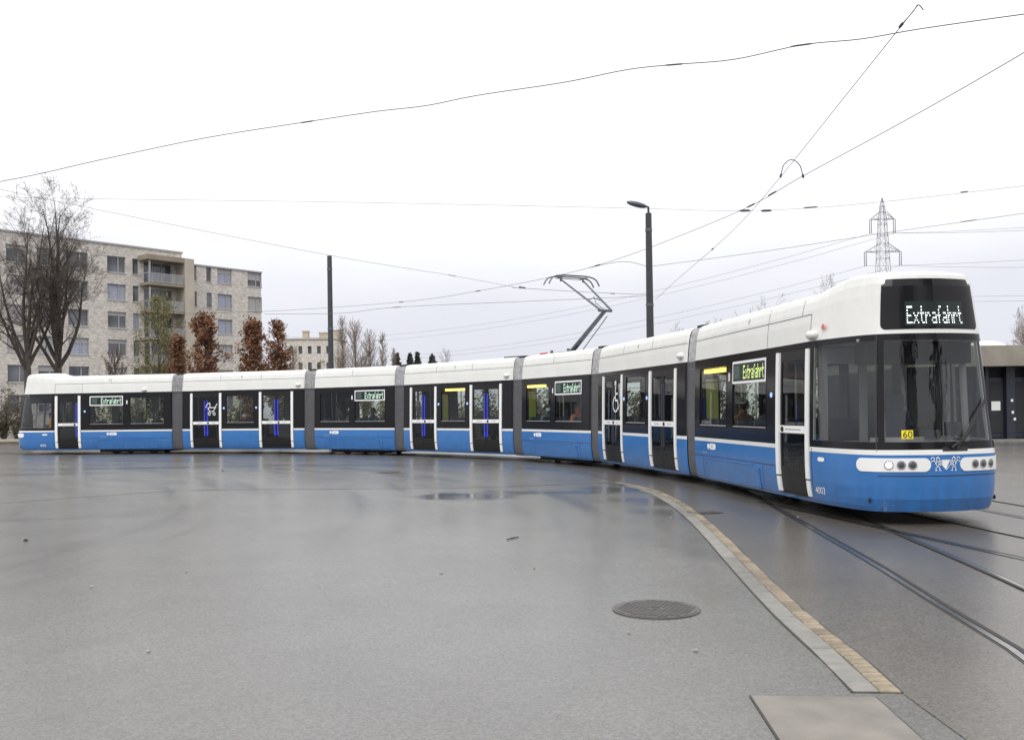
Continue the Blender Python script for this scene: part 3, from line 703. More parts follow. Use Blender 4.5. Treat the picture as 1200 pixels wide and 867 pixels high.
# --- points on the nose as a function of arc length from the centre line
_arc = [0]
_QC = [Vector((q.x, q.y, 0)) for q in reversed(QN)]
for a, b in zip(_QC, _QC[1:]): _arc.append(_arc[-1]+(b-a).length)
def nose_at(s, z, off=0):
    """s: signed arc length from the nose centre, negative = near side"""
    a = min(abs(s), _arc[-1]-1e-4); i = max(j for j in range(len(_arc)-1) if _arc[j] <= a); t = (a-_arc[i])/(_arc[i+1]-_arc[i])
    q = _QC[i].lerp(_QC[i+1], t); sd_ = -1 if s < 0 else 1; p = nose_xyz(q, z, sd_)
    if off:
        e = .01; i2 = min(abs(s)+e, _arc[-1]-1e-4)
        def rawp(ss):
            i = max(j for j in range(len(_arc)-1) if _arc[j] <= ss); t = (ss-_arc[i])/(_arc[i+1]-_arc[i]); return nose_xyz(_QC[i].lerp(_QC[i+1], t), z, sd_)
        tv = rawp(i2)-rawp(max(abs(s)-e, 0)); n = Vector((-tv.y, tv.x, 0))*1.0; n.normalize()
        c = p-Vector((XC, 0, 0)); 
        if n.dot(c) < 0: n = -n
        n.z = .12; n.normalize(); p = p+n*off
    return p
def nose_patch(s0, s1, z0, z1, off, thick=.02, rad=0, ns=24, nz_=5):
    mb = MB()
    ss = sorted({s0+(s1-s0)*i/ns for i in range(ns+1)} | ({s0+rad*t for t in (.05, .15, .3, .5, .7, 1)} | {s1-rad*t for t in (.05, .15, .3, .5, .7, 1)} if rad else set()))
    def lim(s):
        if not rad: return z0, z1
        d = min(s-s0, s1-s)
        c = 0 if d >= rad else rad-math.sqrt(max(rad*rad-(rad-d)**2, 0)); return z0+c, z1-c
    for a, b in zip(ss, ss[1:]):
        (la, ha), (lb, hb) = lim(a), lim(b)
        for i in range(nz_):
            f0, f1 = i/nz_, (i+1)/nz_
            mb.quad(nose_at(a, la+(ha-la)*f0, off), nose_at(b, lb+(hb-lb)*f0, off), nose_at(b, lb+(hb-lb)*f1, off), nose_at(a, la+(ha-la)*f1, off))
        for (za, zb, fl) in ((la, lb, 0), (ha, hb, 1)):
            q = [nose_at(a, za, off), nose_at(b, zb, off), nose_at(b, zb, off-thick), nose_at(a, za, off-thick)]; mb.quad(*q)
    for s in (s0, s1):
        l_, h_ = lim(s)
        if h_-l_ > .01: mb.quad(nose_at(s, l_, off), nose_at(s, h_, off), nose_at(s, h_, off-thick), nose_at(s, l_, off-thick))
    return mb
def end_module(k):
    mir = k == 7
    fx = (lambda a, b: (XC-b, XC-a)) if mir else (lambda a, b: (a, b))
    wins = [(.35, 2.0), (2.28, 3.96)]; dr = (4.36, 5.65)
    hn = [(a, b, WZ0, WZ1) for a, b in wins]+[(dr[0], dr[1], DZ0, DZ1)]
    hf = [(a, b, WZ0, WZ1) for a, b in wins]+[(4.36, 5.3, WZ0, WZ1)]
    nq = len(QN)
    iseam = min(range(nq), key=lambda i: abs(QN[i].y-.845))
    z0, z1 = 1.18, 2.62
    nh = [(1, iseam-1, z0, z1), (iseam+1, nq-1, z0, z1)]
    M_ = mirror if mir else (lambda m: m)
    o = part(M_(end_shell(hn, hf, nh)), 'carriage_body', SH, k, merge=True, normals=False); add_solid(o)
    mod = o.modifiers.new('soft', 'WEIGHTED_NORMAL') if False else None
    def npart(mb, name, mt, parent=None, **kw): return part(M_(mb), name, mt, k, parent, **kw)
    # glazing of the cab
    def cells(i0, i1, side):
        mb = MB(); zs = [z for z in ROWS if z0 <= z <= z1]
        for i in range(i0, i1):
            for a, b in zip(zs, zs[1:]):
                q = [nose_xyz(QN[i], a, side), nose_xyz(QN[i+1], a, side), nose_xyz(QN[i+1], b, side), nose_xyz(QN[i], b, side)]
                q = [Vector((p.x-.012, p.y*.992, p.z)) for p in q]; mb.quad(*(q if side < 0 else reversed(q)))
        return mb
    ws = cells(iseam+1, nq-1, -1); w2 = cells(iseam+1, nq-1, 1); n0 = len(ws.v); ws.v += w2.v; ws.f += [tuple(i+n0 for i in f) for f in w2.f]; ws.m += w2.m
    wso = npart(ws, 'windscreen', M['cabglass'], merge=True, smooth=True)
    for sd_ in (-1, 1): npart(cells(1, iseam-1, sd_), 'cab_side_window', M['cabglass'], merge=True, smooth=True)
    # front display panel
    dp = npart(nose_patch(-.88, .88, 2.77, 3.36, .006, .02, .08, 30, 8), 'front_display', M['black'], smooth=False)
    if not mir:
        mb = MB(); W_ = 1.0; p = W_/LEDW; h = .235; pz = h/7
        for c, r_ in LEDS:
            s = -.47+c*p; z = 2.85+r_*pz
            q = [nose_at(s, z, .009), nose_at(s+p*.9, z, .009), nose_at(s+p*.9, z+pz*.55, .009), nose_at(s, z+pz*.55, .009)]; mb.quad(*q)
        npart(mb, 'led_lettering', M['led_w'], dp)['kind'] = 'stuff'
        mb = nose_patch(-.50, .57, 2.82, 3.12, .0075, .002); npart(mb, 'led_board', M['board'], dp)
    # headlight panels, emblem and bumper seams
    for sg in (-1, 1):
        s0, s1 = (-1.25, -.22) if sg < 0 else (.22, 1.25)
        hp = npart(nose_patch(s0, s1, .765, .955, .012, .02, .09, 26, 4), 'headlight_panel', M['bwhite'])
        for j, s in enumerate((.78, .62, .47)):
            s = sg*s; c = nose_at(s, .86, .006); n = (nose_at(s, .86, .05)-c).normalized(); n = Vector((n.x, n.y, 0)).normalized()
            lit = j == 0 and not mir and sg < 0
            mb = MB(); mb.tube([c, c+n*.016], .062, 20); hl = npart(mb, 'headlight_bezel', M['chrome'], hp)
            mb = MB(); mb.tube([c+n*.012, c+n*.022, c+n*.028], [.046, .042, .02], 18); npart(mb, 'headlight_lens', M['head'] if lit else M['lens'], hp)
    mb = MB()
    def strip(s0, s1, za, zb): 
        q = nose_patch(s0, s1, za, zb, .0025, .006, 0, 20, 1); n0 = len(mb.v); mb.v.extend(q.v); mb.f.extend(tuple(i+n0 for i in f) for f in q.f); mb.m.extend(q.m)
    strip(-.93, .93, .70, .712)
    for s in (-.93, .93): strip(s-.005, s+.005, .21, 1.06)
    npart(mb, 'bumper_seam', M['seam'])
    mb = nose_patch(-.945, -.925, 1.07, 2.70, .004, .01, 0, 2, 8); npart(mb, 'windscreen_pillar_seam', M['seam'])
    for s in (-1.06, 1.06):
        c = nose_at(s, .36, .001); mb = MB(); mb.tube([c, c+Vector((0, -.012 if s < 0 else .012, 0))], .035, 10); npart(mb, 'towing_eye_cover', M['ink'])
    if not mir:
        # crest: a divided shield between two rampant supporters
        mb = MB()
        def pp(pts): mb.poly([nose_at(s, z, .006) for s, z in pts])
        cz = .87
        pp([(-.055, cz+.05), (-.055, cz-.01), (-.03, cz-.05), (0, cz-.07), (.055, cz+.05)])
        for a, b in (((-.062, cz+.057), (.062, cz+.057)), ((.062, cz+.057), (.062, cz-.01)), ((.062, cz-.01), (0, cz-.078)), ((0, cz-.078), (-.062, cz-.01)), ((-.062, cz-.01), (-.062, cz+.057))):
            d = Vector((b[0]-a[0], b[1]-a[1])); n = Vector((-d.y, d.x)).normalized()*.004; pp([(a[0]+n.x, a[1]+n.y), (a[0]-n.x, a[1]-n.y), (b[0]-n.x, b[1]-n.y), (b[0]+n.x, b[1]+n.y)])
        def stroke(pts, w_=.009):
            for p, q in zip(pts, pts[1:]):
                d = Vector((q[0]-p[0], q[1]-p[1])); n = Vector((-d.y, d.x)).normalized()*w_/2; pp([(p[0]+n.x, p[1]+n.y), (p[0]-n.x, p[1]-n.y), (q[0]-n.x, q[1]-n.y), (q[0]+n.x, q[1]+n.y)])
        def arc2(cx, cy, r, a0, a1): return [(cx+r*math.cos(R(a0+(a1-a0)*i/8)), cy+r*math.sin(R(a0+(a1-a0)*i/8))) for i in range(9)]
        for g in (-1, 1):                                       # curled rampant lions drawn as line work
            for ln_ in (arc2(.115, .065, .024, -60, 250), arc2(.10, .01, .045, 60, -80), arc2(.155, .0, .05, 130, 250), [(.07, .045), (.10, .035), (.075, .015)], [(.07, .0), (.105, .005), (.08, -.02)], [(.115, -.03), (.09, -.06), (.10, -.09), (.07, -.09)], [(.145, -.045), (.15, -.075), (.135, -.09), (.16, -.092)], arc2(.185, .01, .035, 200, 20), arc2(.19, .07, .025, 250, -20), [(.10, .085), (.12, .10), (.14, .085)]):
                stroke([(g*x_, cz+y_) for x_, y_ in ln_])
        npart(mb, 'crest_emblem', M['bwhite'])
        # yellow course card behind the glass, wiper, number
        c = [nose_at(s, z, .004) for s, z in ((-.60, 1.225), (-.44, 1.225), (-.44, 1.345), (-.60, 1.345))]
        mb = MB(); mb.poly(c); cc = npart(mb, 'course_card', M['yellow'])
        v, f = text_tris('60'); mb = MB(); mb.v = [tuple(nose_at(-.585+x*.14, 1.237+y*.14, .006)) for x, y, z in v]; mb.f = list(f); mb.m = [0]*len(f); npart(mb, 'lettering', M['ink'], cc)
        ar = MB(); b0 = nose_at(.08, 1.09, .03); b1 = nose_at(.30, 1.22, .05); b2 = nose_at(.62, 1.58, .045); ar.tube([b0, b1, b2], [.022, .018, .012], 8)
        b3 = nose_at(.16, 1.085, .03); b4 = nose_at(.50, 1.38, .05); ar.tube([b3, b4], [.014, .011], 6); wi = npart(ar, 'wiper', M['ink'])
        bl = MB(); bl.tube([nose_at(.30, 1.24, .03), nose_at(.55, 1.52, .028), nose_at(.85, 1.80, .03)], .014, 6); npart(bl, 'wiper_blade', M['ink'], wi)
        mb = nose_patch(-.04, .36, 1.045, 1.10, .004, .02, 0, 8, 2); npart(mb, 'wiper_recess', M['ink'])
        # red dot emblem and vents at the cab
        mb = MB(); mb.disc((6.02, -1.128, 2.90), (0, -1, .1), .045, .006, 14); npart(mb, 'red_sticker', mat('faded_red_sticker', (.62, .13, .14), .6))
        # cab interior
    mb = MB()
    for q in ((-1.08, 1.08, .34, 1.15), (-1.08, 1.08, 2.35, 2.58), (-1.08, -.95, 1.15, 2.35), (-.42, -.30, 1.15, 2.35), (.95, 1.08, 1.15, 2.35), (.28, .36, 1.15, 2.35)): mb.box(5.72, 5.78, q[0], q[1], q[2], q[3])
    bh = npart(mb, 'cab_bulkhead', M['frame']); mb = MB(); mb.quad((5.75, -.95, 1.15), (5.75, .95, 1.15), (5.75, .95, 2.35), (5.75, -.95, 2.35)); npart(mb, 'bulkhead_pane', M['doorglass'], bh)
    mb = MB(); mb.box(6.35, 6.75, -.80, .80, 2.30, 2.60); npart(mb, 'sun_blind', M['dark'])
    mb = MB(); mb.tube([(6.7, -.55, 1.16), (6.62, -.55, 2.45)], .03, 8); mb.tube([(6.68, .75, 1.16), (6.60, .75, 2.45)], .05, 8); npart(mb, 'cab_post', M['frame'])
    mb = MB(); mb.box(6.55, 6.95, -.72, .72, .9, 1.16); mb.box(6.40, 6.60, -.60, .60, 1.0, 1.22); npart(mb, 'dashboard', M['sill'])
    mb = MB(); mb.box(6.0, 6.4, -.26, .26, .74, .84); mb.box(5.95, 6.05, -.25, .25, .84, 1.62); mb.box(5.98, 6.06, -.14, .14, 1.64, 1.86); npart(mb, 'driver_seat', M['seat'])
    mb = MB(); mb.box(6.66, 6.70, .42, .66, 1.24, 1.44); mb.box(6.66, 6.70, .10, .34, 1.20, 1.32); npart(mb, 'monitor', M['lens'])
    mb = MB(); mb.box(5.8, 6.7, -.9, .9, .24, .33); npart(mb, 'cab_floor', M['floorin'])
    mb = MB(); mb.box(5.8, 6.75, -.95, .95, 2.62, 2.66); npart(mb, 'cab_ceiling', M['inner'])
    mb = MB()
    for i in range(len(QN)-1):
        a, b = nose_xyz(QN[i], .205, 1), nose_xyz(QN[i+1], .205, 1); mb.quad((a.x, a.y*.97, .207), (a.x, -a.y*.97, .207), (b.x, -b.y*.97, .207), (b.x, b.y*.97, .207))
    npart(mb, 'nose_underside', M['under'])
    # side fittings in true left-to-right coordinates
    for i, (a, b) in enumerate(wins): window(k, *fx(a, b), sign=(i == 1))
    for a, b, _, _ in hf: window(k, *fx(a, b), side=1)
    a, b = fx(2.32, 3.93); display(k, a, b, 'led_y' if k == 1 else 'led_g')
    a, b = fx(*dr); door(k, a, b, double=False)
    bogie_cover(k, *fx(.70, 3.62), fx(.02, 4.3)); bogie(k, XC-2.16 if mir else 2.16)
    a, b = fx(1.0, 1.36) if not mir else fx(2.62, 2.98); zlogo(k, a, .84)
    sg = [(0.02, 3.13, 4.3, 3.13), (4.3, 2.72, 4.3, 3.13), (5.64, 2.72, 5.64, 3.13), (4.3, 3.13, 5.64, 3.13), (2.9, 3.13, 2.9, 3.38)]
    if not mir: sg = [(0.02, 3.13, 5.64, 3.13), (5.64, 2.72, 5.64, 3.13), (3.95, 2.72, 3.95, 3.38), (5.30, 3.13, 5.30, 3.38)]
    sg = [(XC-c if mir else a, b_, XC-a if mir else c, d) for a, b_, c, d in sg]
    seamline(k, sg+[((XC-5.72) if mir else 5.72, .24, (XC-5.72) if mir else 5.72, 1.06)], o)
    def cab_side(x, z, off):                                   # x measured from the joint; point on the curved cab side in true coordinates
        p = nose_at(-(_arc[-1]-(x-XC)), z, off); return Vector((mirx(p.x), p.y, p.z)) if mir else p
    v, f = text_tris('4003'); mb = MB(); hh_ = .15; x0_ = 6.22 if mir else 5.80
    mb.v = [tuple(cab_side(x0_-vx*hh_/1.3 if mir else x0_+vx*hh_, .36+vy*hh_, .005)) for vx, vy, _ in v]; mb.f = list(f); mb.m = [0]*len(f); part(mb, 'lettering', M['bwhite'], k, o)
    side_pod(k, XC-1.3 if mir else 5.74, 2.80); roof_mark(k, XC-3.0 if mir else 3.0); blue_lamp(k, XC-4.17 if mir else 4.17, 1.9)
    mb = MB(); mb.poly([cab_side(6.02+.10*math.cos(R(t))*abs(math.cos(R(t)))**-.5 if abs(math.cos(R(t))) > .01 else 6.02, .89+.033*math.sin(R(t)), .006) for t in range(0, 360, 20)]); part(mb, 'side_marker_plate', M['bwhite'], k)
    mb = MB(); a, b = fx(2.10, 2.16); patch(a, b, 2.2, 2.36, .004, .006, mb, rad=.02); part(mb, 'white_marker_plate', M['bwhite'], k)
    interior(k, 5.69, 0, [fx(.35, 2.0), fx(2.25, 3.9)], [(.25, 1.45)] if k == 1 else [], [.42] if k == 1 else [])
    underside(k, .05, 5.64); endwall(k, XC-.03 if mir else .03)
    return o
for k in (6, 4, 2): mid_module(k, {6: 'pram', 4: None, 2: 'chair'}[k])
for k in (5, 3): bogie_module(k)
for k in (7, 1): end_module(k)
# bellows between the sections
for ka, kb in ((7, 6), (6, 5), (5, 4), (4, 3), (3, 2), (2, 1)):
    A = [MW[ka] @ p for p in ring_pts(LEN[ka], .05)]; B = [MW[kb] @ p for p in ring_pts(0, .05)]
    N = 12; mb = MB(); n = len(A); ctrA = MW[ka] @ Vector((LEN[ka], 0, 1.8)); ctrB = MW[kb] @ Vector((0, 0, 1.8))
    rings = []
    for i in range(N+1):
        t = i/N; c = ctrA.lerp(ctrB, t); sc = .985 if i % 2 else 1.0
        if i in (0, N): sc = 1.0
        r_ = []
        for a, b in zip(A, B):
            p = a.lerp(b, t); zf = .965 if i % 2 and p.z > 2.6 else sc
            q = c+(p-c)*zf; q.z = p.z if p.z < 3.2 else p.z-(1-zf)*1.5; r_.append(q)
        rings.append(r_)
    for i in range(N):
        for j in range(n-1):
            zc = (rings[i][j].z+rings[i][j+1].z)/2
            mb.quad(rings[i][j], rings[i+1][j], rings[i+1][j+1], rings[i][j+1], 1 if zc > 2.72 and (i % 2 == 0) else 0)
    mb.v = [tuple(Vector(p)-Vector(tram.location)) for p in mb.v]
    o = mb.build('bellows', [M['bellow'], M['bellow_light']], tram, merge=True)
    mb = MB()
    for s in (-1, 1):
        a, b = MW[ka] @ Vector((LEN[ka]-.25, s*1.0, 3.50)), MW[kb] @ Vector((.25, s*1.0, 3.50))
    a, b = MW[ka] @ Vector((LEN[ka]-.1, 0, 3.47)), MW[kb] @ Vector((.1, 0, 3.47)); c = (a+b)/2-Vector(tram.location); d = (b-a).normalized()
    T = Matrix.Translation(c) @ Matrix.Rotation(math.atan2(d.y, d.x), 4, 'Z'); mb.box(-.16, .16, -.92, .92, -.02, .035, 0, T); mb.build('joint_cover', M['under'], tram)
    a, b = MW[ka] @ Vector((LEN[ka]-.1, 0, .22)), MW[kb] @ Vector((.1, 0, .22)); c = (a+b)/2-Vector(tram.location)
    mb = MB(); T = Matrix.Translation(c) @ Matrix.Rotation(math.atan2(d.y, d.x), 4, 'Z'); mb.box(-.3, .3, -1.0, 1.0, -.04, .05, 0, T); mb.build('joint_underside', M['under'], tram)
# roof gear of module 4 and 3
mb = MB(); mb.box(5.3, 6.0, -.85, .85, 3.47, 3.525); part(mb, 'roof_cable_tray', M['bellow'], 4)
mb = MB(); mb.tube([(.30, -.6, 3.535), (.75, -.6, 3.535)], .03, 8); mb.box(.38, .42, -.62, -.58, 3.48, 3.53); mb.box(.66, .70, -.62, -.58, 3.48, 3.53); part(mb, 'roof_insulator', M['red'], 3)
# pantograph on module 3
mb = MB(); mb.box(.75, 1.9, -.5, .5, 3.49, 3.54)
for x in (.8, 1.85):
    for y in (-.45, .45): mb.tube([(x, y, 3.49), (x, y, 3.62)], .05, 8)
pg = part(mb, 'pantograph_base', M['steel'], 3)
KN, HD = Vector((3.30, 0, 4.69)), Vector((1.375, 0, 5.93))
mb = MB(); mb.tube([(1.30, 0, 3.56), KN], [.085, .06], 10); mb.tube([KN+Vector((0, -.24, 0)), KN+Vector((0, .24, 0))], .045, 8); part(mb, 'lower_arm', M['steel'], 3, pg)
mb = MB(); mb.tube([(1.75, .12, 3.56), KN+Vector((-.1, .14, -.16))], .016, 6); part(mb, 'coupling_rod', M['steel'], 3, pg)
for s in (-1, 1):
    mb = MB(); mb.tube([KN+Vector((.03, s*.20, .02)), HD+Vector((.02, s*.42, -.06))], [.034, .026], 8); part(mb, 'upper_arm', M['steel'], 3, pg)
mb = MB(); mb.tube([KN.lerp(HD, .3)+Vector((0, -.26, 0)), KN.lerp(HD, .33)+Vector((0, 0, .05)), KN.lerp(HD, .3)+Vector((0, .26, 0))], .016, 6)
mb.tube([KN+Vector((-.06, .05, 0)), KN.lerp(HD, .35)+Vector((0, .1, -.12)), KN.lerp(HD, .45)+Vector((0, .16, -.02))], .012, 5); part(mb, 'upper_brace', M['steel'], 3, pg)
for dx in (-.17, .17):
    mb = MB(); mb.tube(catmull([HD+Vector((dx, -.95, -.24)), HD+Vector((dx, -.80, -.03)), HD+Vector((dx, -.5, .05)), HD+Vector((dx, 0, .06)), HD+Vector((dx, .5, .05)), HD+Vector((dx, .80, -.03)), HD+Vector((dx, .95, -.24))], 5), .024, 6)
    mb.tube([HD+Vector((dx, -.5, .0)), HD+Vector((dx, .5, .0))], .016, 6); part(mb, 'contact_strip', M['steel'], 3, pg)
mb = MB()
for y in (-.42, .42): mb.tube([HD+Vector((-.18, y, 0)), HD+Vector((.18, y, 0))], .022, 6); mb.tube([HD+Vector((0, y, 0)), HD+Vector((.02, y, -.12))], .03, 6)
part(mb, 'head_frame', M['steel'], 3, pg)

# ------------------------------------------------------------------ passengers
def person_mesh(seated, turn):
    # one continuous skinned body; each bone carries a material slot: 0 coat, 1 trousers, 2 skin
    hz = .47 if seated else .93
    V = {'pel': (0, 0, hz+.04, .15, 0), 'wai': (0, 0, hz+.20, .135, 0), 'che': (0, 0, hz+.40, .165, 0), 'nek': (0, 0, hz+.57, .06, 2), 'chi': (.02, 0, hz+.65, .075, 2), 'hea': (.01, 0, hz+.74, .10, 2), 'top': (0, 0, hz+.83, .075, 2)}
    E_ = [('pel', 'wai'), ('wai', 'che'), ('che', 'nek'), ('nek', 'chi'), ('chi', 'hea'), ('hea', 'top')]
    for s, n in ((-1, 'l'), (1, 'r')):
        V['sh'+n] = (0, s*.19, hz+.48, .07, 0); V['el'+n] = (.06, s*.25, hz+.22, .055, 0); V['wr'+n] = (.26, s*.17, hz+.12 if seated else hz+.05, .035, 0); V['ha'+n] = (.34, s*.14, hz+.12 if seated else hz, .035, 2)
        E_ += [('che', 'sh'+n), ('sh'+n, 'el'+n), ('el'+n, 'wr'+n), ('wr'+n, 'ha'+n)]
        if seated: V['kn'+n] = (.42, s*.11, hz+.05, .075, 1); V['an'+n] = (.42, s*.11, .09, .05, 1); V['fo'+n] = (.58, s*.12, .05, .045, 1)
        else: V['kn'+n] = (.02, s*.10, .50, .075, 1); V['an'+n] = (0, s*.10, .09, .05, 1); V['fo'+n] = (.16, s*.11, .05, .045, 1)
        V['hp'+n] = (.02, s*.10, hz, .10, 1); E_ += [('pel', 'hp'+n), ('hp'+n, 'kn'+n), ('kn'+n, 'an'+n), ('an'+n, 'fo'+n)]
    names = list(V); me = bpy.data.meshes.new('person'); me.from_pydata([V[n][:3] for n in names], [(names.index(a), names.index(b)) for a, b in E_], [])
    o = bpy.data.objects.new('tmp', me); COL.objects.link(o)
    o.modifiers.new('s', 'SKIN'); sb = o.modifiers.new('d', 'SUBSURF'); sb.levels = 1; sb.render_levels = 1
    for i, n in enumerate(names): me.skin_vertices[0].data[i].radius = (V[n][3], V[n][3]*(1.15 if n in ('che', 'wai', 'pel') else 1))
    me.skin_vertices[0].data[0].use_root = True
    dg = bpy.context.evaluated_depsgraph_get(); res = bpy.data.meshes.new_from_object(o.evaluated_get(dg)); bpy.data.objects.remove(o)
    pts = [(Vector(V[n][:3]), V[n][4]) for n in names]
    for p in res.polygons:
        p.material_index = min(pts, key=lambda q: (q[0]-p.center).length)[1]; p.use_smooth = True
    return res, hz
_pm = {s: person_mesh(s, 0) for s in (True, False)}
def hair_mesh(c):
    bm = bmesh.new(); bmesh.ops.create_uvsphere(bm, u_segments=12, v_segments=8, radius=1)
    bmesh.ops.delete(bm, geom=[v for v in bm.verts if v.co.z < -.15 and v.co.x > -.2], context='VERTS'); bmesh.ops.scale(bm, vec=(.118, .108, .13), verts=bm.verts)
    me = bpy.data.meshes.new('hair'); bm.to_mesh(me); bm.free(); me.materials.append(c); me.polygons.foreach_set('use_smooth', [True]*len(me.polygons)); return me
def mask_mesh():
    bm = bmesh.new(); bmesh.ops.create_uvsphere(bm, u_segments=12, v_segments=8, radius=1); bmesh.ops.delete(bm, geom=[v for v in bm.verts if v.co.x < .35], context='VERTS'); bmesh.ops.scale(bm, vec=(.115, .10, .085), verts=bm.verts)
    me = bpy.data.meshes.new('face_mask'); bm.to_mesh(me); bm.free(); me.materials.append(M['mask']); return me
_hm, _mm = {}, mask_mesh()
def person(k, x, y, rot, seated, cname, ccol, label, hair='hair', mask=False, zf=.33):
    src, hz = _pm[seated]; me = src.copy(); me.materials.clear()
    for q in (coat(cname, ccol), M['trousers'], M['skin']): me.materials.append(q)
    base = MW[k] @ Matrix.Translation((x, y, zf)) @ Matrix.Rotation(rot, 4, 'Z')
    o = bpy.data.objects.new('person', me); COL.objects.link(o); o.matrix_world = base
    if hair not in _hm: _hm[hair] = hair_mesh(M[hair])
    inst(_hm[hair], 'hair', o, Matrix.Translation((-.012, 0, hz+.775)))
    if mask: inst(_mm, 'face_mask', o, Matrix.Translation((.012, 0, hz+.70)))
    tag(o, label, 'person', 'people seen through the tram windows')
person(7, -.72, -.35, 0.3, True, 'orange_workwear', (.62, .24, .01), 'person in orange workwear sitting behind the rear cab window', 'hair', zf=.52)
person(7, 2.85, -.70, math.pi, True, 'black_coat', (.02, .02, .022), 'person in black coat sitting under the display of the rear section', zf=.52)
person(7, 3.95, -.70, math.pi, True, 'charcoal_coat', (.03, .03, .034), 'person in charcoal coat seated in rear section window nearest the first joint', zf=.52)
person(7, 4.75, -.70, math.pi, True, 'dark_green_coat', (.03, .045, .035), 'masked person in dark green coat beside the first grey joint', mask=True, zf=.52)
person(6, 2.75, -.62, math.pi, True, 'red_jacket', (.40, .03, .03), 'person in red jacket sitting between the two doors of the pram section', 'greyhair')
person(5, .75, -.55, 1.2, False, 'dim_coat', (.035, .035, .04), 'person in dark coat standing in the window without a display, pram side')
person(5, 1.55, -.70, 0, True, 'brown_grey_coat', (.07, .06, .055), 'seated grey-haired person beside the standing person in dark coat', 'greyhair', zf=.52)
person(5, 2.75, -.70, math.pi, True, 'navy_coat', (.02, .03, .05), 'masked person in navy coat under the second display from the rear cab', mask=True, zf=.52)
person(5, 3.3, -.70, math.pi, True, 'khaki_coat', (.11, .10, .08), 'grey-haired person in khaki coat under the second display from the rear cab', 'greyhair', zf=.52)
person(4, 5.2, -.55, -1.2, False, 'slate_jacket', (.05, .06, .07), 'person standing inside the double door nearest the pantograph section')
person(3, .9, -.70, 0, True, 'steel_blue_jacket', (.08, .12, .17), 'masked person in steel blue jacket below the pantograph', mask=True, zf=.52)
person(3, 2.75, -.70, 0, True, 'rust_coat', (.33, .10, .04), 'person in rust coloured coat under the pantograph section display', zf=.52)
person(2, 2.75, -.72, 0, True, 'dark_teal_coat', (.03, .05, .055), 'masked person seated between the doors of the wheelchair section', mask=True)
person(1, 1.45, -.65, math.pi, True, 'brown_coat', (.15, .07, .04), 'person in brown coat in the first window behind the front section display', zf=.52)
person(1, 2.9, -.70, 0, True, 'dark_slate_coat', (.03, .035, .045), 'person in dark slate coat under the yellow-green display', zf=.52)

# ------------------------------------------------------------------ poles and wires
def mast(px, y_top, Z, w0, w1, lamp, label):
    base = P(px, 470, Z); base.z = 0; top = P(px, y_top, Z).z; root = empty('catenary_mast', base)
    mb = MB(); n = 8
    for i in range(1):
        def pr(w, z): return [(w*math.cos(R(22.5+45*j)), w*math.sin(R(22.5+45*j)), z) for j in range(8)]
        a, b = pr(w0, 0), pr(w1, top)
        for j in range(8): mb.quad(a[j], a[(j+1) % 8], b[(j+1) % 8], b[j])
        mb.poly(b)
    mb.build('shaft', M['polem'], root)
    mb = MB(); mb.box(-.3, .3, -.3, .3, 0, .03); mb.build('base_plate', M['polem'], root)
    for z in (top*.62, top*.93):
        mb = MB(); r = w0+(w1-w0)*z/top+.012; mb.tube([(0, 0, z-.05), (0, 0, z+.05)], r, 12); mb.build('clamp_band', M['steel'], root)
    if lamp:
        mb = MB(); mb.tube([(0, 0, top-.1), (0, 0, top+.22), (-.22, 0, top+.30)], .045, 8); arm = mb.build('lamp_arm', M['polem'], root)
        bm = bmesh.new(); bmesh.ops.create_uvsphere(bm, u_segments=14, v_segments=8, radius=1); bmesh.ops.scale(bm, vec=(.40, .16, .10), verts=bm.verts)
        me = bpy.data.meshes.new('lamp_head'); bm.to_mesh(me); bm.free(); me.materials.append(M['steel']); me.polygons.foreach_set('use_smooth', [True]*len(me.polygons))
        inst(me, 'lamp_head', root, Matrix.Translation((-.42, 0, top+.33)) @ Matrix.Rotation(R(14), 4, 'Y'))
    tag(root, label, 'mast'); return root
mast(388.5, 300, 45, .15, .115, False, 'plain dark tapered mast standing behind the rear half of the tram')
mast(763, 250, 34, .165, .115, True, 'dark tapered mast with street lamp head behind the pantograph')
def wire(name, pts, r, label, mt='wire', clamps=(), n=5, sag=0, group='overhead wires above the tram stop'):
    pts = [Vector(p) for p in pts]; line = catmull(pts, n) if len(pts) > 2 else [pts[0].lerp(pts[1], i/12)-Vector((0, 0, sag*4*(i/12)*(1-i/12))) for i in range(13)]
    root = empty(name, line[0]); L0 = Vector(line[0]); mb = MB(); mb.tube([p-L0 for p in line], r, 5); mb.build('strand', M[mt], root)
    for c, ln, rr in clamps:
        c = Vector(c)-L0
        i = min(range(len(line)-1), key=lambda j: ((line[j]-L0)-c).length); d = (line[i+1]-line[i]).normalized()
        mb = MB(); mb.tube([c-d*ln/3, c-d*ln/5, c+d*ln/5, c+d*ln/3], [rr*.3, rr*.6, rr*.6, rr*.3], 6); mb.build('clamp', M[mt], root)
    tag(root, label, 'wire', group); return root
def ZH(x, y, h): u, v = uv_px(x, y); return P(x, y, FPX*(HC-h)/v)
W2 = [ZH(1330, -20, 6.0), ZH(1200, 62, 6.0), ZH(1060, 142, 6.0), ZH(940, 207, 6.0), ZH(870, 246, 6.0), ZH(762, 290, 6.0), ZH(700, 311, 6.0), ZH(640, 326, 6.0), ZH(560, 341, 6.0), ZH(480, 353, 6.0), ZH(330, 364, 6.0), ZH(200, 368, 6.0)]
wire('contact_wire', W2, .0065, 'contact wire the pantograph touches, curving above the whole tram', clamps=[(ZH(700, 311, 6), .5, .03), (ZH(880, 241, 6), .6, .03), (ZH(905, 227, 6), .6, .03), (ZH(560, 341, 6), .5, .03), (ZH(470, 354, 6), .4, .03)])
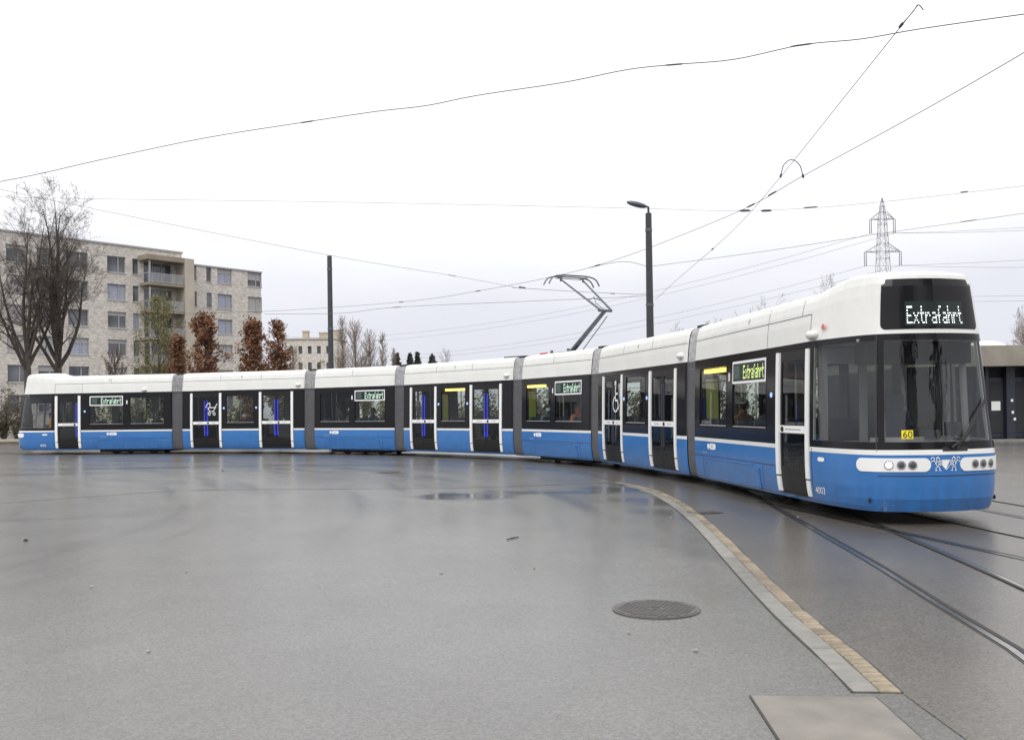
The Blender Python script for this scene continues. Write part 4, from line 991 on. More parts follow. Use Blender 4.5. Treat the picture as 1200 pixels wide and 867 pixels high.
W1 = [ZH(1076, 6, 6.0), ZH(1000, 101, 6.0), ZH(915, 207, 6.0), ZH(870, 259, 6.0), ZH(835, 292, 6.0), ZH(800, 322, 6.0), P(768, 351, 34)]
wire('contact_wire', W1, .0052, 'steep straight contact wire anchored to the lamp mast', clamps=[(ZH(835, 292, 6), .35, .035), (ZH(1056, 30, 6), .2, .03)])
lp = [ZH(915, 205, 6.0), ZH(915.5, 193, 6.0)+Vector((0, .0, 0)), ZH(922, 189, 6.1), ZH(932, 190, 6.1), ZH(939, 197, 6.1), ZH(941, 207, 6.0)]
a0, a1 = ZH(915, 206, 6.0), ZH(941, 206.5, 6.0)
lp = [a0.lerp(a1, t)+Vector((0, 0, .30*math.sin(math.pi*t)**.5)) for t in [i/10 for i in range(11)]]
wire('jumper_loop', lp, .009, 'small arched jumper cable linking the two crossing contact wires', clamps=[(a0, .12, .035), (a1, .12, .035)])
wire('jumper_loop', [ZH(1082, 12, 6.0), ZH(1076, 6, 6.0), ZH(1070, 14, 6.0), ZH(1056, 30, 6.0)], .006, 'short bent jumper at the upper end of the steep contact wire')
TC = [(-180, 240), (0, 213), (120, 187), (240, 162), (360, 143), (440, 131), (500, 124), (560, 112), (660, 97), (735, 82), (790, 76), (860, 70), (940, 53), (1010, 46), (1080, 34), (1200, 17), (1330, 0)]
def top_pt(x, y):
    u, v = uv_px(x, y); k0 = u/FPX; t = (20.9-(-11.6)*0)  # intersection with the plan line of the cable run
    A, B = Vector((-11.6, 20.9)), Vector((7.0, 12.65)); d = B-A
    # A+d*s = Z*(k0,1)
    det = d.x*(-1)-d.y*(-k0); s = ((-A.x)*(-1)-(-A.y)*(-k0))/det; Z = A.y+d.y*s
    return P(x, y, Z)
TP = [top_pt(*q) for q in TC]
wire('feeder_cable', TP, .008, 'thick slack feeder cable crossing the whole sky above the tram', clamps=[(TP[4], .5, .022), (TP[10], .5, .022), (TP[12], .5, .022)])
wire('span_wire', [P(-150, 228, 23), P(100, 233, 22.5), P(400, 237, 22), P(735, 244, 20.4), P(870, 247, 19.8), P(1000, 240, 20), P(1200, 218, 20.5), P(1350, 200, 21)], .0035, 'thin nearly level span wire above the lamp mast top', 'wire', clamps=[(P(873, 247, 19.8), .35, .04), (P(898, 247, 19.8), .35, .04), (P(950, 243, 19.9), .5, .02), (P(1130, 225, 20.2), .3, .02)])
wire('span_wire', [P(-60, 209, 22), P(110, 245, 24), P(390, 300, 28), P(530, 323, 30), P(610, 338, 31)], .005, 'thin span wire falling from the bare trees to the contact wire', 'pale_wire', clamps=[(P(530, 323, 30), .5, .02), (P(612, 337, 31), .4, .05)])
wire('span_wire', [P(310, 368, 38), P(400, 367, 37), P(465, 360, 36), P(620, 353, 35), P(760, 347, 34)], .008, 'lower span wire ending at the lamp mast below the contact wire', 'pale_wire', clamps=[(P(465, 360, 36), .6, .03)])
wire('span_wire', [P(600, 337, 31), P(680, 342, 33), P(760, 345.5, 34)], .007, 'short span wire between contact wire joint and lamp mast', 'wire', clamps=[(P(718, 344, 33.5), .3, .03)])
wire('span_wire', [P(765, 312, 34), P(900, 294, 34), P(1045, 272, 33), P(1200, 250, 32), P(1350, 226, 31)], .008, 'span wire rising from the lamp mast past the pylon', 'pale_wire', clamps=[(P(1135, 259, 32.5), .8, .03)])
wire('pull_off_wire', [P(690, 314, 28), P(718, 308, 30), P(738, 307, 32), P(760, 313, 34)], .008, 'short arched pull-off rod between contact wire and lamp mast')

# pylon and its power lines
ZP = 210; sp_ = FPX/ZP
py = empty('pylon', (P(1037, 470, ZP).x, ZP, 0)); top = P(1037, 232, ZP).z; zu, zl = P(1037, 257, ZP).z, P(1037, 295, ZP).z
def halfw(z): return interp([(0, 2.4), (zl, 1.05), (zu, .7), (top-1.5, .35), (top, .05)], z)
mb = MB(); lv = [0, 8, 15, 21, 26, 30, zl-1.6, zl, zl+1.8, zl+3.7, zu-1.2, zu, zu+1.6, zu+3, top]
for sx in (-1, 1):
    for sy in (-1, 1): mb.tube([(sx*halfw(z), sy*halfw(z), z) for z in lv], .075, 4)
mb.build('legs', M['gal'], py)
mb = MB()
for a, b in zip(lv, lv[1:]):
    ha, hb = halfw(a), halfw(b)
    for (x0, y0), (x1, y1) in (((-1, -1), (1, -1)), ((1, -1), (1, 1)), ((1, 1), (-1, 1)), ((-1, 1), (-1, -1))):
        mb.tube([(x0*ha, y0*ha, a), (x1*hb, y1*hb, b)], .035, 3); mb.tube([(x1*ha, y1*ha, a), (x0*hb, y0*hb, b)], .035, 3); mb.tube([(x0*ha, y0*ha, a), (x1*ha, y1*ha, a)], .06, 3)
mb.build('lattice_bracing', M['gal'], py)
ends = []
for z, hw in ((zu, 14/sp_), (zl, 20.5/sp_)):
    mb = MB(); h = halfw(z)
    for s in (-1, 1):
        for y in (-h, h): mb.tube([(s*h, y, z), (s*hw, 0, z)], .10, 4); mb.tube([(s*h, y, z+1.6), (s*hw, 0, z)], .09, 4)
        for t in (.3, .6): mb.tube([(s*(h+(hw-h)*t), -h*(1-t), z), (s*(h+(hw-h)*t), 0, z+1.6*(1-t))], .06, 3)
    mb.build('crossarm', M['gal'], py)
    for s in (-1, 1):
        for dx in (-.35, .35):
            mb = MB(); mb.tube([(s*hw+dx*.0+s*dx*.6, 0, z), (s*hw+s*dx*.6, 0, z-3.2)], [.10, .12], 6); mb.build('insulator', M['gal'], py)
        ends.append(Vector(py.location)+Vector((s*hw, 0, z-3.2)))
tag(py, 'distant grey lattice pylon with two crossarms above the tram roof', 'pylon')
far_l = [(300, 392), (300, 399), (300, 414), (300, 419)]; far_r = [(1400, 250), (1400, 256), (1400, 288), (1400, 306)]
PLAB = ['faint power line from the pylon upper crossarm, mast side', 'faint power line from the pylon upper crossarm, depot side', 'faint power line from the pylon lower crossarm, mast side', 'faint power line from the pylon lower crossarm, depot side']
for i, e in enumerate(ends):
    a = P(*far_l[i], 420); b = P(*far_r[i], 190); line = []
    for (p, q, sg) in ((a, e, 9.0), (e, b, .8)):
        line += [p.lerp(q, t/14)-Vector((0, 0, sg*4*(t/14)*(1-t/14))) for t in range(14 if p is a else 15)]
    wire('power_line', line, .04, PLAB[i], 'far_wire', n=1, group='power lines of the pylon')
for y in (347, 353): wire('power_line', [P(1000, y+2, 250), P(1170, y, 230), P(1420, y-4, 210)], .045, 'faint pair of distant power lines low over the concrete depot roof', 'far_wire', group='low power lines behind the depot')

# ------------------------------------------------------------------ buildings
def brick_mat():
    m = bpy.data.materials.new('hazed_pale_brick'); m.use_nodes = True; t = m.node_tree; b = t.nodes['Principled BSDF']; b.inputs['Roughness'].default_value = .85
    c = t.nodes.new('ShaderNodeTexCoord'); mp = t.nodes.new('ShaderNodeMapping'); mp.inputs['Rotation'].default_value = (R(90), 0, 0); t.links.new(c.outputs['Object'], mp.inputs[0])
    br = t.nodes.new('ShaderNodeTexBrick'); br.inputs['Scale'].default_value = 1; br.inputs['Brick Width'].default_value = .30; br.inputs['Row Height'].default_value = .13; br.inputs['Mortar Size'].default_value = .012
    br.inputs['Color1'].default_value = (.62, .575, .53, 1); br.inputs['Color2'].default_value = (.40, .36, .325, 1); br.inputs['Mortar'].default_value = (.52, .49, .46, 1); br.inputs['Bias'].default_value = -.15  # brick colours lightened to stand in for distant haze
    t.links.new(mp.outputs[0], br.inputs['Vector'])
    n = t.nodes.new('ShaderNodeTexNoise'); n.inputs['Scale'].default_value = 1.6; n.inputs['Detail'].default_value = 8; n.inputs['Roughness'].default_value = .7; t.links.new(c.outputs['Object'], n.inputs['Vector'])
    r = t.nodes.new('ShaderNodeMapRange'); r.inputs[1].default_value = .3; r.inputs[2].default_value = .7; r.inputs[3].default_value = .82; r.inputs[4].default_value = 1.15; t.links.new(n.outputs[0], r.inputs[0])
    mu = t.nodes.new('ShaderNodeMixRGB'); mu.blend_type = 'MULTIPLY'; mu.inputs[0].default_value = 1; t.links.new(br.outputs[0], mu.inputs[1]); t.links.new(r.outputs[0], mu.inputs[2]); t.links.new(mu.outputs[0], b.inputs['Base Color']); return m
M['brick'] = brick_mat()
A0, A1 = Vector((-50.8, 92.0, 0)), Vector((-30.8, 114.5, 0)); fd = (A1-A0).normalized(); fn = Vector((fd.y, -fd.x, 0))   # fn points to the camera side
ang = math.atan2(fd.y, fd.x)
apt = empty('apartment_building', A0, ang); tag(apt, 'pale brick apartment block with dark windows and stacked corner balconies', 'building')
FT = apt.matrix_basis if False else (Matrix.Translation(A0) @ Matrix.Rotation(ang, 4, 'Z'))
def fu(px, py_, dep=0):                                                    # pixel -> (u, z) on the facade plane
    u, v = uv_px(px, py_); k0 = u/FPX; Af = A0+fn*dep
    det = fd.x*(-1)-fd.y*(-k0); s = (Af.x*1-Af.y*k0)/(k0*fd.y-fd.x); Z = Af.y+fd.y*s; return s, HC-v*Z/FPX
uS = fu(213, 300)[0]; uE = (A1-A0).length; zL = 20.2; zR = fu(270, 316)[1]
rowz = [19.0-1.75-i*3.02 for i in range(6)]
cols = []
for a, b, blindrows in ((7.5, 31, (1, 2, 3)), (43.5, 66, (3,)), (79.5, 103.5, ()), (126, 147.6, ()), (155.7, 163, ()), (228, 230.5, ()), (242, 248, ()), (255, 271.8, (3,)), (290.4, 306.6, (1,))):
    cols.append((fu(a, 340)[0], fu(b, 340)[0], blindrows))
u0, u1 = cols[0][0], cols[0][1]; cols = [(u0-9, u1-9, (2,)), (u0-4.6, u1-4.6, ())]+cols
def wall_with_holes(x0, x1, z0, z1, holes):
    xs = sorted({x0, x1, *[h[i] for h in holes for i in (0, 1) if x0 < h[i] < x1]}); zs = sorted({z0, z1, *[h[i] for h in holes for i in (2, 3) if z0 < h[i] < z1]}); mb = MB()
    for a, b in zip(xs, xs[1:]):
        for c, d in zip(zs, zs[1:]):
            if any(h[0] < (a+b)/2 < h[1] and h[2] < (c+d)/2 < h[3] for h in holes): continue
            mb.quad((a, 0, c), (b, 0, c), (b, 0, d), (a, 0, d))
    for h in holes:
        if not (x0 < (h[0]+h[1])/2 < x1): continue
        a, b, c, d = h; e = .3
        mb.quad((a, 0, c), (a, e, c), (a, e, d), (a, 0, d)); mb.quad((b, 0, c), (b, 0, d), (b, e, d), (b, e, c)); mb.quad((a, 0, d), (a, e, d), (b, e, d), (b, 0, d)); mb.quad((a, 0, c), (b, 0, c), (b, e, c), (a, e, c))
    return mb
holes = []
for ci, (a, b, bl) in enumerate(cols):
    for ri, z in enumerate(rowz): holes.append((a, b, z, z+1.75, ri in bl, ci))
uB0, uB1, uT = fu(174, 340, 2.0)[0], fu(217, 340, 2.0)[0], fu(228, 340, 2.0)[0]
balc_holes = [(uB0+.5, uB1-.5, z-.85, z+1.5) for z in rowz]
hh = [h[:4] for h in holes]+balc_holes
mb = wall_with_holes(-22, uS, 0, zL, hh); wl = mb.build('wall', M['brick'], apt)
mb = wall_with_holes(uS, uE, 0, zR, hh); mb.build('wall', M['brick'], apt)
mb = MB(); mb.quad((uE, 0, 0), (uE, 14, 0), (uE, 14, zR), (uE, 0, zR)); mb.quad((-22, 0, 0), (-22, 14, 0), (-22, 14, zL), (-22, 0, zL)); mb.quad((uS, 0, zR), (uS, 14, zR), (uS, 14, zL), (uS, 0, zL)); mb.quad((-22, 14, 0), (uE, 14, 0), (uE, 14, zR), (-22, 14, zR)); mb.build('side_wall', M['brick'], apt)
mb = MB(); mb.box(-22, uS+.1, -.12, 14, zL, zL+.18); mb.box(uS+.1, uE+.15, -.12, 14, zR, zR+.16); mb.build('roof', M['frame'], apt)
_wm = {}
for (a, b, c, d, blind, ci) in holes:
    if uB0-.3 < (a+b)/2 < uT: continue
    cx = (a+b)/2; wd = b-a; key = (round(wd, 2))
    g = MB(); g.quad((a, .22, c), (b, .22, c), (b, .22, d), (a, .22, d)); wi = g.build('window', M['blind'] if blind else (M['curtain'] if random.random() < .16 else M['pane']), apt)
    fr = MB(); t = .07
    for q in ((a, a+t, c, d), (b-t, b, c, d), (a+t, b-t, c, c+t), (a+t, b-t, d-t, d)): fr.box(q[0], q[1], .14, .24, q[2], q[3])
    if wd > 1.4: m_ = a+wd*.62; fr.box(m_-.06, m_+.06, .14, .24, c+t, d-t)
    fr.build('frame', M['frame'], wi)
    s_ = MB(); s_.box(a-.06, b+.06, -.08, .14, c-.09, c-.01); s_.build('sill', M['sill'], wi)
    if not blind and random.random() < .55 and wd > 1:
        h_ = random.choice((.35, .5, .9)); b_ = MB(); b_.box(a+t, b-t, .17, .20, d-t-h_, d-t); b_.build('blind', M['blind'], wi)
# balconies
for i, z in enumerate(rowz[:5]):
    zz = z-.95
    sl_ = MB(); sl_.box(uB0, uB1, -1.9, -.003, zz-.28, zz); bl = sl_.build('balcony', M['balc'], apt)
    rl = MB(); rl.box(uB0+.03, uB1-.03, -1.88, -1.84, zz+.08, zz+.16); rl.box(uB0+.03, uB1-.03, -1.88, -1.84, zz+1.0, zz+1.06); rl.box(uB0+.02, uB0+.06, -1.84, -.05, zz+1.0, zz+1.06)
    n = 46
    for j in range(n+1):
        x = uB0+.05+(uB1-uB0-.1)*j/n; rl.box(x-.018, x+.018, -1.87, -1.85, zz+.1, zz+1.02)
    rl.build('balustrade', M['railing'], bl)
    bk = MB(); bk.quad((uB0+.5, .3, zz), (uB1-.5, .3, zz), (uB1-.5, .3, zz+2.45), (uB0+.5, .3, zz+2.45)); dw = bk.build('balcony_door', M['pane'], apt)
    fr = MB()
    for f_ in (0, .33, .66, 1): x = uB0+.5+(uB1-uB0-1)*f_; fr.box(x-.06, x+.06, .2, .31, zz, zz+2.45)
    fr.build('frame', M['frame'], dw)
    pl = MB(); pl.box(uB0+.25, uB0+.4, -1.75, -1.6, zz, zz+2.49); pl.build('balcony_post', M['railing'], bl)
ztop = rowz[0]-.95+2.5
mb = MB(); mb.box(uB0-.15, uB1, -2.0, -.003, ztop, ztop+.55); mb.build('balcony_roof', M['balc'], apt)
mb = MB(); mb.box(uB1, uT, -2.0, -.003, 0, ztop+.55); mb.build('stair_tower', M['towerm'], apt)

# second, more distant block
Z2 = 170; b0, b1 = P(334, 470, Z2), P(396, 470, Z2); ab = empty('apartment_building', (b0.x, Z2, 0)); tag(ab, 'smaller distant grey beige block with chimneys behind the plain mast', 'building')
W2_ = b1.x-b0.x; H2 = P(360, 398, Z2).z
hl = []
for i in range(5):
    for jz in range(4): hl.append((.9+i*1.7, 1.6+i*1.7, H2-2.6-jz*3.0, H2-1.2-jz*3.0))
mb = wall_with_holes(0, W2_, 0, H2, hl); mb.quad((0, 0, 0), (0, 9, 0), (0, 9, H2), (0, 0, H2)); mb.quad((W2_, 0, 0), (W2_, 9, 0), (W2_, 9, H2), (W2_, 0, H2)); mb.build('wall', M['brick'], ab)
for h in hl:
    g = MB(); g.quad((h[0], .25, h[2]), (h[1], .25, h[2]), (h[1], .25, h[3]), (h[0], .25, h[3])); g.build('window', M['pane'], ab)
mb = MB(); mb.box(-.2, W2_+.2, -.2, 9, H2, H2+.3); rf = mb.build('roof', M['towerm'], ab)
for x, wd, h in ((W2_*.3, 1.0, 1.6), (W2_*.62, 1.8, 1.3), (W2_*.86, 1.6, 1.7)):
    mb = MB(); mb.box(x, x+wd, 2, 3.5, H2+.3, H2+h); mb.box(x-.1, x+wd+.1, 1.9, 3.6, H2+h, H2+h+.2); mb.build('chimney', M['towerm'], rf)

# depot on the right
ZD = 42; xl = P(1060, 470, ZD).x; dpt = empty('depot_building', (xl, ZD, 0)); tag(dpt, 'low concrete depot with dark navy doors behind the tram front', 'building')
ztp, zfa = P(1175, 405, ZD).z, P(1175, 429, ZD).z
mb = MB(); mb.box(0, 40, -.3, 12, zfa, ztp); mb.build('concrete_fascia', M['depot'], dpt)
mb = MB(); mb.box(0, 40, .9, 11, 0, zfa-.002); mb.build('wall', M['dark'], dpt)
def dx(px): return P(px, 470, ZD).x-xl
for a, b in ((1120, 1133), (1150, 1158), (1161, 1165), (1186, 1196), (1213, 1222), (1240, 1262)):
    mb = MB(); mb.box(dx(a), dx(b), .45, .898, 0, zfa-.002); mb.build('pillar', M['navy'], dpt)
for a, b in ((1133.3, 1149.7), (1165.3, 1185.7), (1196.3, 1212.7), (1222.3, 1239.7)):
    mb = MB(); mb.box(dx(a), dx(b), .7, .895, .1, zfa-.5); dd = mb.build('door', M['navy'], dpt)
    mb = MB(); mb.box(dx(a)+.06, dx(b)-.06, .66, .699, .35, zfa-.7); mb.build('door_glass', M['dark'], dd)
mb = MB(); n0, n1 = P(1170.5, 481, ZD), P(1181, 470, ZD); mb.box(n0.x-xl, n1.x-xl, .64, .655, n0.z, n1.z); mb.build('notice', M['paper'], dpt)
for y in (469, 483, 491):
    q = P(1192 if y < 480 else 1193+(y-483)*.3, y, ZD); mb = MB(); mb.box(q.x-xl-.05, q.x-xl+.05, .43, .449, q.z-.06, q.z+.06); mb.build('small_sticker', M['paper'], dpt)
mb = MB(); mb.box(-.2, 40, -1.4, .44, 0, .06); mb.build('door_step', M['concrete'], dpt)
bm = bmesh.new(); bmesh.ops.create_uvsphere(bm, u_segments=18, v_segments=8, radius=1); bmesh.ops.delete(bm, geom=[v for v in bm.verts if v.co.z < -.01], context='VERTS'); bmesh.ops.scale(bm, vec=(.85, .85, .32), verts=bm.verts)
me = bpy.data.meshes.new('roof_dome'); bm.to_mesh(me); bm.free(); me.materials.append(M['dome']); me.polygons.foreach_set('use_smooth', [True]*len(me.polygons))
inst(me, 'roof_dome', dpt, Matrix.Translation((dx(1186), 2.2, ztp+.05)))

# low boundary wall at the far left
wl0, wl1 = P(-120, 500, 56), P(60, 500, 56); zc = P(10, 517, 56).z
lw = empty('boundary_wall', (wl0.x, 56, 0)); tag(lw, 'low stone wall with pale coping beyond the rear of the tram', 'wall')
mb = MB(); mb.box(0, wl1.x-wl0.x, 0, .4, 0, max(zc-.25, .2)-.002); mb.build('wall', M['wallstone'], lw)
mb = MB(); mb.box(0, wl1.x-wl0.x, -.06, .46, max(zc-.25, .2), max(zc, .35)); mb.build('coping', M['coping'], lw)

# ------------------------------------------------------------------ trees
def grow(mb, p, d, L, r, lev, maxlev, rnd, spread=.5, up=.25, kids=(2, 4), shrink=.72, tips=None, gnarl=.12):
    n = 3 if lev < 3 else 2; pts = [p]; rs = [r]; dd = d.copy()
    for i in range(n):
        dd = (dd+Vector((rnd.gauss(0, gnarl), rnd.gauss(0, gnarl), rnd.gauss(0, gnarl)+up*.12))).normalized()
        pts.append(pts[-1]+dd*L/n); rs.append(r*(1-.42*(i+1)/n))
    mb.tube(pts, rs, 6 if lev < 2 else (4 if lev < 4 else 3), 0, caps=False)
    if tips is not None and lev >= maxlev-1: tips += pts[1:]
    if lev >= maxlev: return
    for i in range(rnd.randint(*kids)):
        t = rnd.uniform(.35, 1.0) if i else 1.0; j = min(int(t*n), n-1); q = pts[j].lerp(pts[j+1], t*n-j)
        side = Vector((rnd.gauss(0, 1), rnd.gauss(0, 1), rnd.gauss(0, .5))).normalized(); nd = (dd*(1-spread*(.5 if i == 0 else 1))+side*spread*(.6 if i == 0 else 1)+Vector((0, 0, up))).normalized()
        grow(mb, q, nd, L*shrink*rnd.uniform(.75, 1.15), max(rs[-1]*(.9 if i == 0 else .62), .008), lev+1, maxlev, rnd, spread, up, kids, shrink, tips, gnarl)
def leaves(name, pts, size, mats, n, spread, rnd, parent):
    mb = MB()
    for i in range(n):
        c = rnd.choice(pts)+Vector((rnd.gauss(0, spread), rnd.gauss(0, spread), rnd.gauss(0, spread))); a = Vector((rnd.gauss(0, 1), rnd.gauss(0, 1), rnd.gauss(0, 1))).normalized(); b = a.orthogonal().normalized(); s = size*rnd.uniform(.6, 1.4)
        e = a.cross(b); mb.quad(c-b*s, c+e*s*.5, c+b*s, c-e*s*.5, rnd.randrange(len(mats)))
    return mb.build(name, mats, parent)
def limb(mb, p, d, L, r, lev, maxlev, rnd, nk, up, jit, out=None):
    n = (7, 6, 5, 3, 2)[min(lev, 4)]; pts = [p]; rs = [r]; dd = d.copy()
    for i in range(n):
        dd = (dd+Vector((rnd.gauss(0, jit), rnd.gauss(0, jit), rnd.gauss(0, jit)+up))).normalized(); pts.append(pts[-1]+dd*L/n); rs.append(max(r*(1-.85*(i+1)/n), .006))
    mb.tube(pts, rs, (7, 5, 4, 3, 3)[min(lev, 4)], 0 if lev < 2 else 1, caps=False)
    if lev >= maxlev: return
    for i in range(nk[min(lev, len(nk)-1)]):
        t = rnd.uniform(.22, .98); j = min(int(t*n), n-1); q = pts[j].lerp(pts[j+1], t*n-j); ax = (pts[j+1]-pts[j]).normalized(); rr = rs[j]
        sd = ax.orthogonal().normalized(); sd.rotate(Matrix.Rotation(rnd.uniform(0, 6.283), 3, ax)); an = rnd.uniform(.45, .95)
        nd = (ax*math.cos(an)+sd*math.sin(an)).normalized(); limb(mb, q, nd, L*rnd.uniform(.26, .46)*(1.2-.5*t) if lev == 0 else L*rnd.uniform(.38, .6)*(1.15-.5*t), max(rr*.42, .007), lev+1, maxlev, rnd, nk, up, jit)
def bare_tree(px, Z, ytop, label, seed, name='bare_tree', mt='bark', mt2='bark2', maxlev=4, r0=.2, trunk=.27, nl=8, nk=(11, 7, 4, 3), hw_px=50, group=None, lean=0):
    rnd = random.Random(seed); base = P(px, 470, Z); base.z = 0; H = P(px, ytop, Z).z; root = empty(name, base); hw_ = hw_px*Z/FPX
    t = MB(); th = H*trunk; pts = [Vector((0, 0, 0)), Vector((lean*.2, rnd.gauss(0, .1), th*.5)), Vector((lean*.4, 0, th)), Vector((lean*.5, .05, th*1.25))]; t.tube(pts, [r0*1.35, r0*1.05, r0*1.0, r0*.7], 9); t.build('trunk', M[mt], root, smooth=True)
    c = MB()
    for i in range(nl):
        f = i/(nl-1); st = pts[1].lerp(pts[3], .55+.45*f) if i else pts[3].copy(); an = 2.4*i+rnd.uniform(-.4, .4); tilt = .10+.62*(1-f)**.8 if i else .04
        d = Vector((math.cos(an)*math.sin(tilt), math.sin(an)*math.sin(tilt), math.cos(tilt))); L = (H-st.z)*(1.0-.48*tilt/.72)*rnd.uniform(.86, 1.0)
        limb(c, st, d, L, r0*(.74-.2*tilt), 0, maxlev, rnd, nk, .035, .075)
    zs = sorted(v[2] for v in c.v); zt = zs[-1]; xs = sorted(abs(v[0]) for v in c.v); k = hw_/xs[int(len(xs)*.96)]; z0 = th*1.3; kz = (H-z0)/(zt-z0)
    c.v = [(x*(1+(k-1)*min(1, max(0, (z-th)/4))), y, z if z < z0 else z0+(z-z0)*kz) for x, y, z in c.v]
    c.build('crown', [M[mt], M[mt2]], root); tag(root, label, 'tree', group); return root
bare_tree(34.5, 60, 211, 'tall bare tree with dark trunk standing furthest towards the rear cab', 11, r0=.21, lean=-.2, hw_px=50)
bare_tree(66.6, 62, 209, 'tall bare tree with forked dark trunk rising above the rear door', 23, r0=.24, lean=.3, nl=9, hw_px=54)
def column_tree(px, ytop, hw_px, Z, label, seed, mats, dens=5200, name='hornbeam_tree'):
    rnd = random.Random(seed); base = P(px, 470, Z); base.z = 0; H = P(px, ytop, Z).z; hw_ = hw_px*Z/FPX; root = empty(name, base)
    t = MB(); t.tube([(0, 0, 0), (.05, 0, H*.4), (0, 0, H*.93)], [.17, .12, .02], 7); t.build('trunk', M['bark'], root)
    b = MB(); tips = []
    for i in range(120):
        z = H*rnd.uniform(.12, .93); an = rnd.uniform(0, 6.28); f = z/H; rr = hw_*interp([(0, .7), (.3, 1.15), (.62, 1.0), (.8, .6), (.92, .30), (1, .08)], f)*rnd.uniform(.35, 1.25)*(1+.35*noise.noise(Vector((an*1.2, z*.9, seed))))
        e = Vector((math.cos(an)*rr, math.sin(an)*rr, min(z+rr*rnd.uniform(.6, 1.5), H*1.0))); st = Vector((0, 0, z)); b.tube([st, st.lerp(e, .5)+Vector((0, 0, -.1)), e], [.03, .02, .008], 3, caps=False)
        for q in range(4): tips.append(st.lerp(e, rnd.uniform(.35, 1.05)))
    b.build('branches', M['bark2'], root)
    leaves('crown', tips, .115, mats, int(dens*1.15), .17, rnd, root)['kind'] = 'stuff'
    tag(root, label, 'tree', 'copper-leaved columnar trees'); return root
BR = [M['leaf_br'], M['leaf_br'], M['leaf_br2']]
column_tree(210, 388, 11, 78, 'smallest copper-leaved columnar tree, next to the yellow-green tree', 3, BR, 3600)
column_tree(241, 367, 19, 74, 'widest copper-leaved columnar tree in front of the stair tower', 4, BR, 7000)
column_tree(297, 370, 17, 76, 'copper-leaved columnar tree before the right corner of the brick block', 5, BR, 6000)
column_tree(327, 369, 13, 75, 'slim copper-leaved columnar tree just clear of the brick block', 6, BR, 5000)
def wispy(px, ytop, Z, hw_px, label, seed, mt, leafm, nl, lev=4, kids=(3, 4), ls=.11, nb=70):
    rnd = random.Random(seed); base = P(px, 470, Z); base.z = 0; H = P(px, ytop, Z).z; hw_ = hw_px*Z/FPX; root = empty('slender_tree', base)
    t = MB(); t.tube([(0, 0, 0), (.05, .02, H*.5), (0, 0, H*.97)], [.14, .09, .015], 6); t.build('trunk', M[mt], root); c = MB(); tips = []
    for i in range(nb):
        z = H*rnd.uniform(.15, .92); an = rnd.uniform(0, 6.28); f = z/H; sp2 = hw_*interp([(0, .7), (.4, 1), (.8, .6), (1, .2)], f)
        d = Vector((math.cos(an)*.6, math.sin(an)*.6, 1)).normalized(); grow(c, Vector((0, 0, z)), d, min(sp2*1.3, H-z+.3), .028, lev-2, lev, rnd, .35, .3, (2, 3), .6, tips)
    c.build('branches', M[mt], root)
    if nl: leaves('crown', tips, ls, leafm, nl, .12, rnd, root)['kind'] = 'stuff'
    tag(root, label, 'tree'); return root
wispy(186, 352, 80, 26, 'yellow-green thinly leaved tree in front of the balconies', 31, 'bark2', [M['leaf_ye'], M['leaf_ol'], M['leaf_ye']], 7000, ls=.075)
wispy(135, 412, 66, 17, 'sparse reddish twiggy bush between bare trees and yellow-green tree', 32, 'bark2', [M['leaf_br']], 260, ls=.07)
for i, (px, yt, hw_, lb) in enumerate(((402, 366, 10, 'pale bare birch just beside the plain mast'), (417, 372, 14, 'bushy pale bare birch second from the plain mast'), (434, 384, 12, 'shorter pale bare birch between birches and poplar'), (449, 384, 7, 'narrow pale bare poplar at the end of the birch row'), (462, 404, 5, 'smallest pale bare sapling next to the first spruce'))):
    wispy(px, yt, 105, hw_, lb, 40+i, 'bark3', [M['bark3'], M['leaf_ol'], M['bark2']], 700, lev=5, nb=170, ls=.06)
wispy(345, 404, 100, 12, 'pale twiggy bare tree in front of the distant grey block', 51, 'bark3', [M['bark3'], M['leaf_ol']], 500, lev=5, nb=90, ls=.06)
wispy(523, 410, 120, 12, 'thin bare tree standing right of the spruces', 52, 'bark3', [M['leaf_ol']], 0, lev=4)
def shrub(px, ytop, hw_px, Z, label, seed, mats, n, ls=.13, cat='shrub'):
    rnd = random.Random(seed); base = P(px, 470, Z); base.z = 0; H = P(px, ytop, Z).z; hw_ = hw_px*Z/FPX; root = empty('shrub', base); s = MB(); tips = []
    for i in range(40):
        an = rnd.uniform(0, 6.28); rr = hw_*math.sqrt(rnd.random()); h = H*rnd.uniform(.55, 1.0)*(1-.35*(rr/hw_)**2); e = Vector((math.cos(an)*rr, math.sin(an)*rr*.7, h)); m_ = Vector((e.x*.4, e.y*.4, h*.5)); s.tube([(0, 0, 0), m_, e], [.03, .02, .006], 3, caps=False)
        for q in range(5): tips.append(m_.lerp(e, rnd.uniform(-.6, 1.02)))
    s.build('stems', M['bark2'], root); leaves('foliage', tips, ls, mats, n, hw_*.11, rnd, root)['kind'] = 'stuff'; tag(root, label, cat); return root
OL, HE = [M['leaf_ol'], M['leaf_ye'], M['leaf_he']], [M['leaf_he'], M['bark2'], M['leaf_ol']]
shrub(378, 414, 13, 95, 'olive yellow shrub at the foot of the plain mast', 61, OL, 1500); shrub(428, 417, 14, 98, 'olive yellow shrub below the bare birches', 62, OL, 1500)
shrub(4, 440, 24, 61, 'tangled brown shrub behind the low stone wall at its open end', 63, HE, 1500, .08); shrub(20, 452, 18, 60, 'low brown shrub behind the low stone wall close to the tram rear', 64, HE, 1100, .08)
near = [('a grey-green', 85), ('a dim brown', 150), ('a dull olive', 225), ('a low mixed', 285), ('a ragged', 345), ('a loose', 465), ('a dense', 520), ('a rounded', 570), ('a bushy', 625), ('a straggly', 680)]
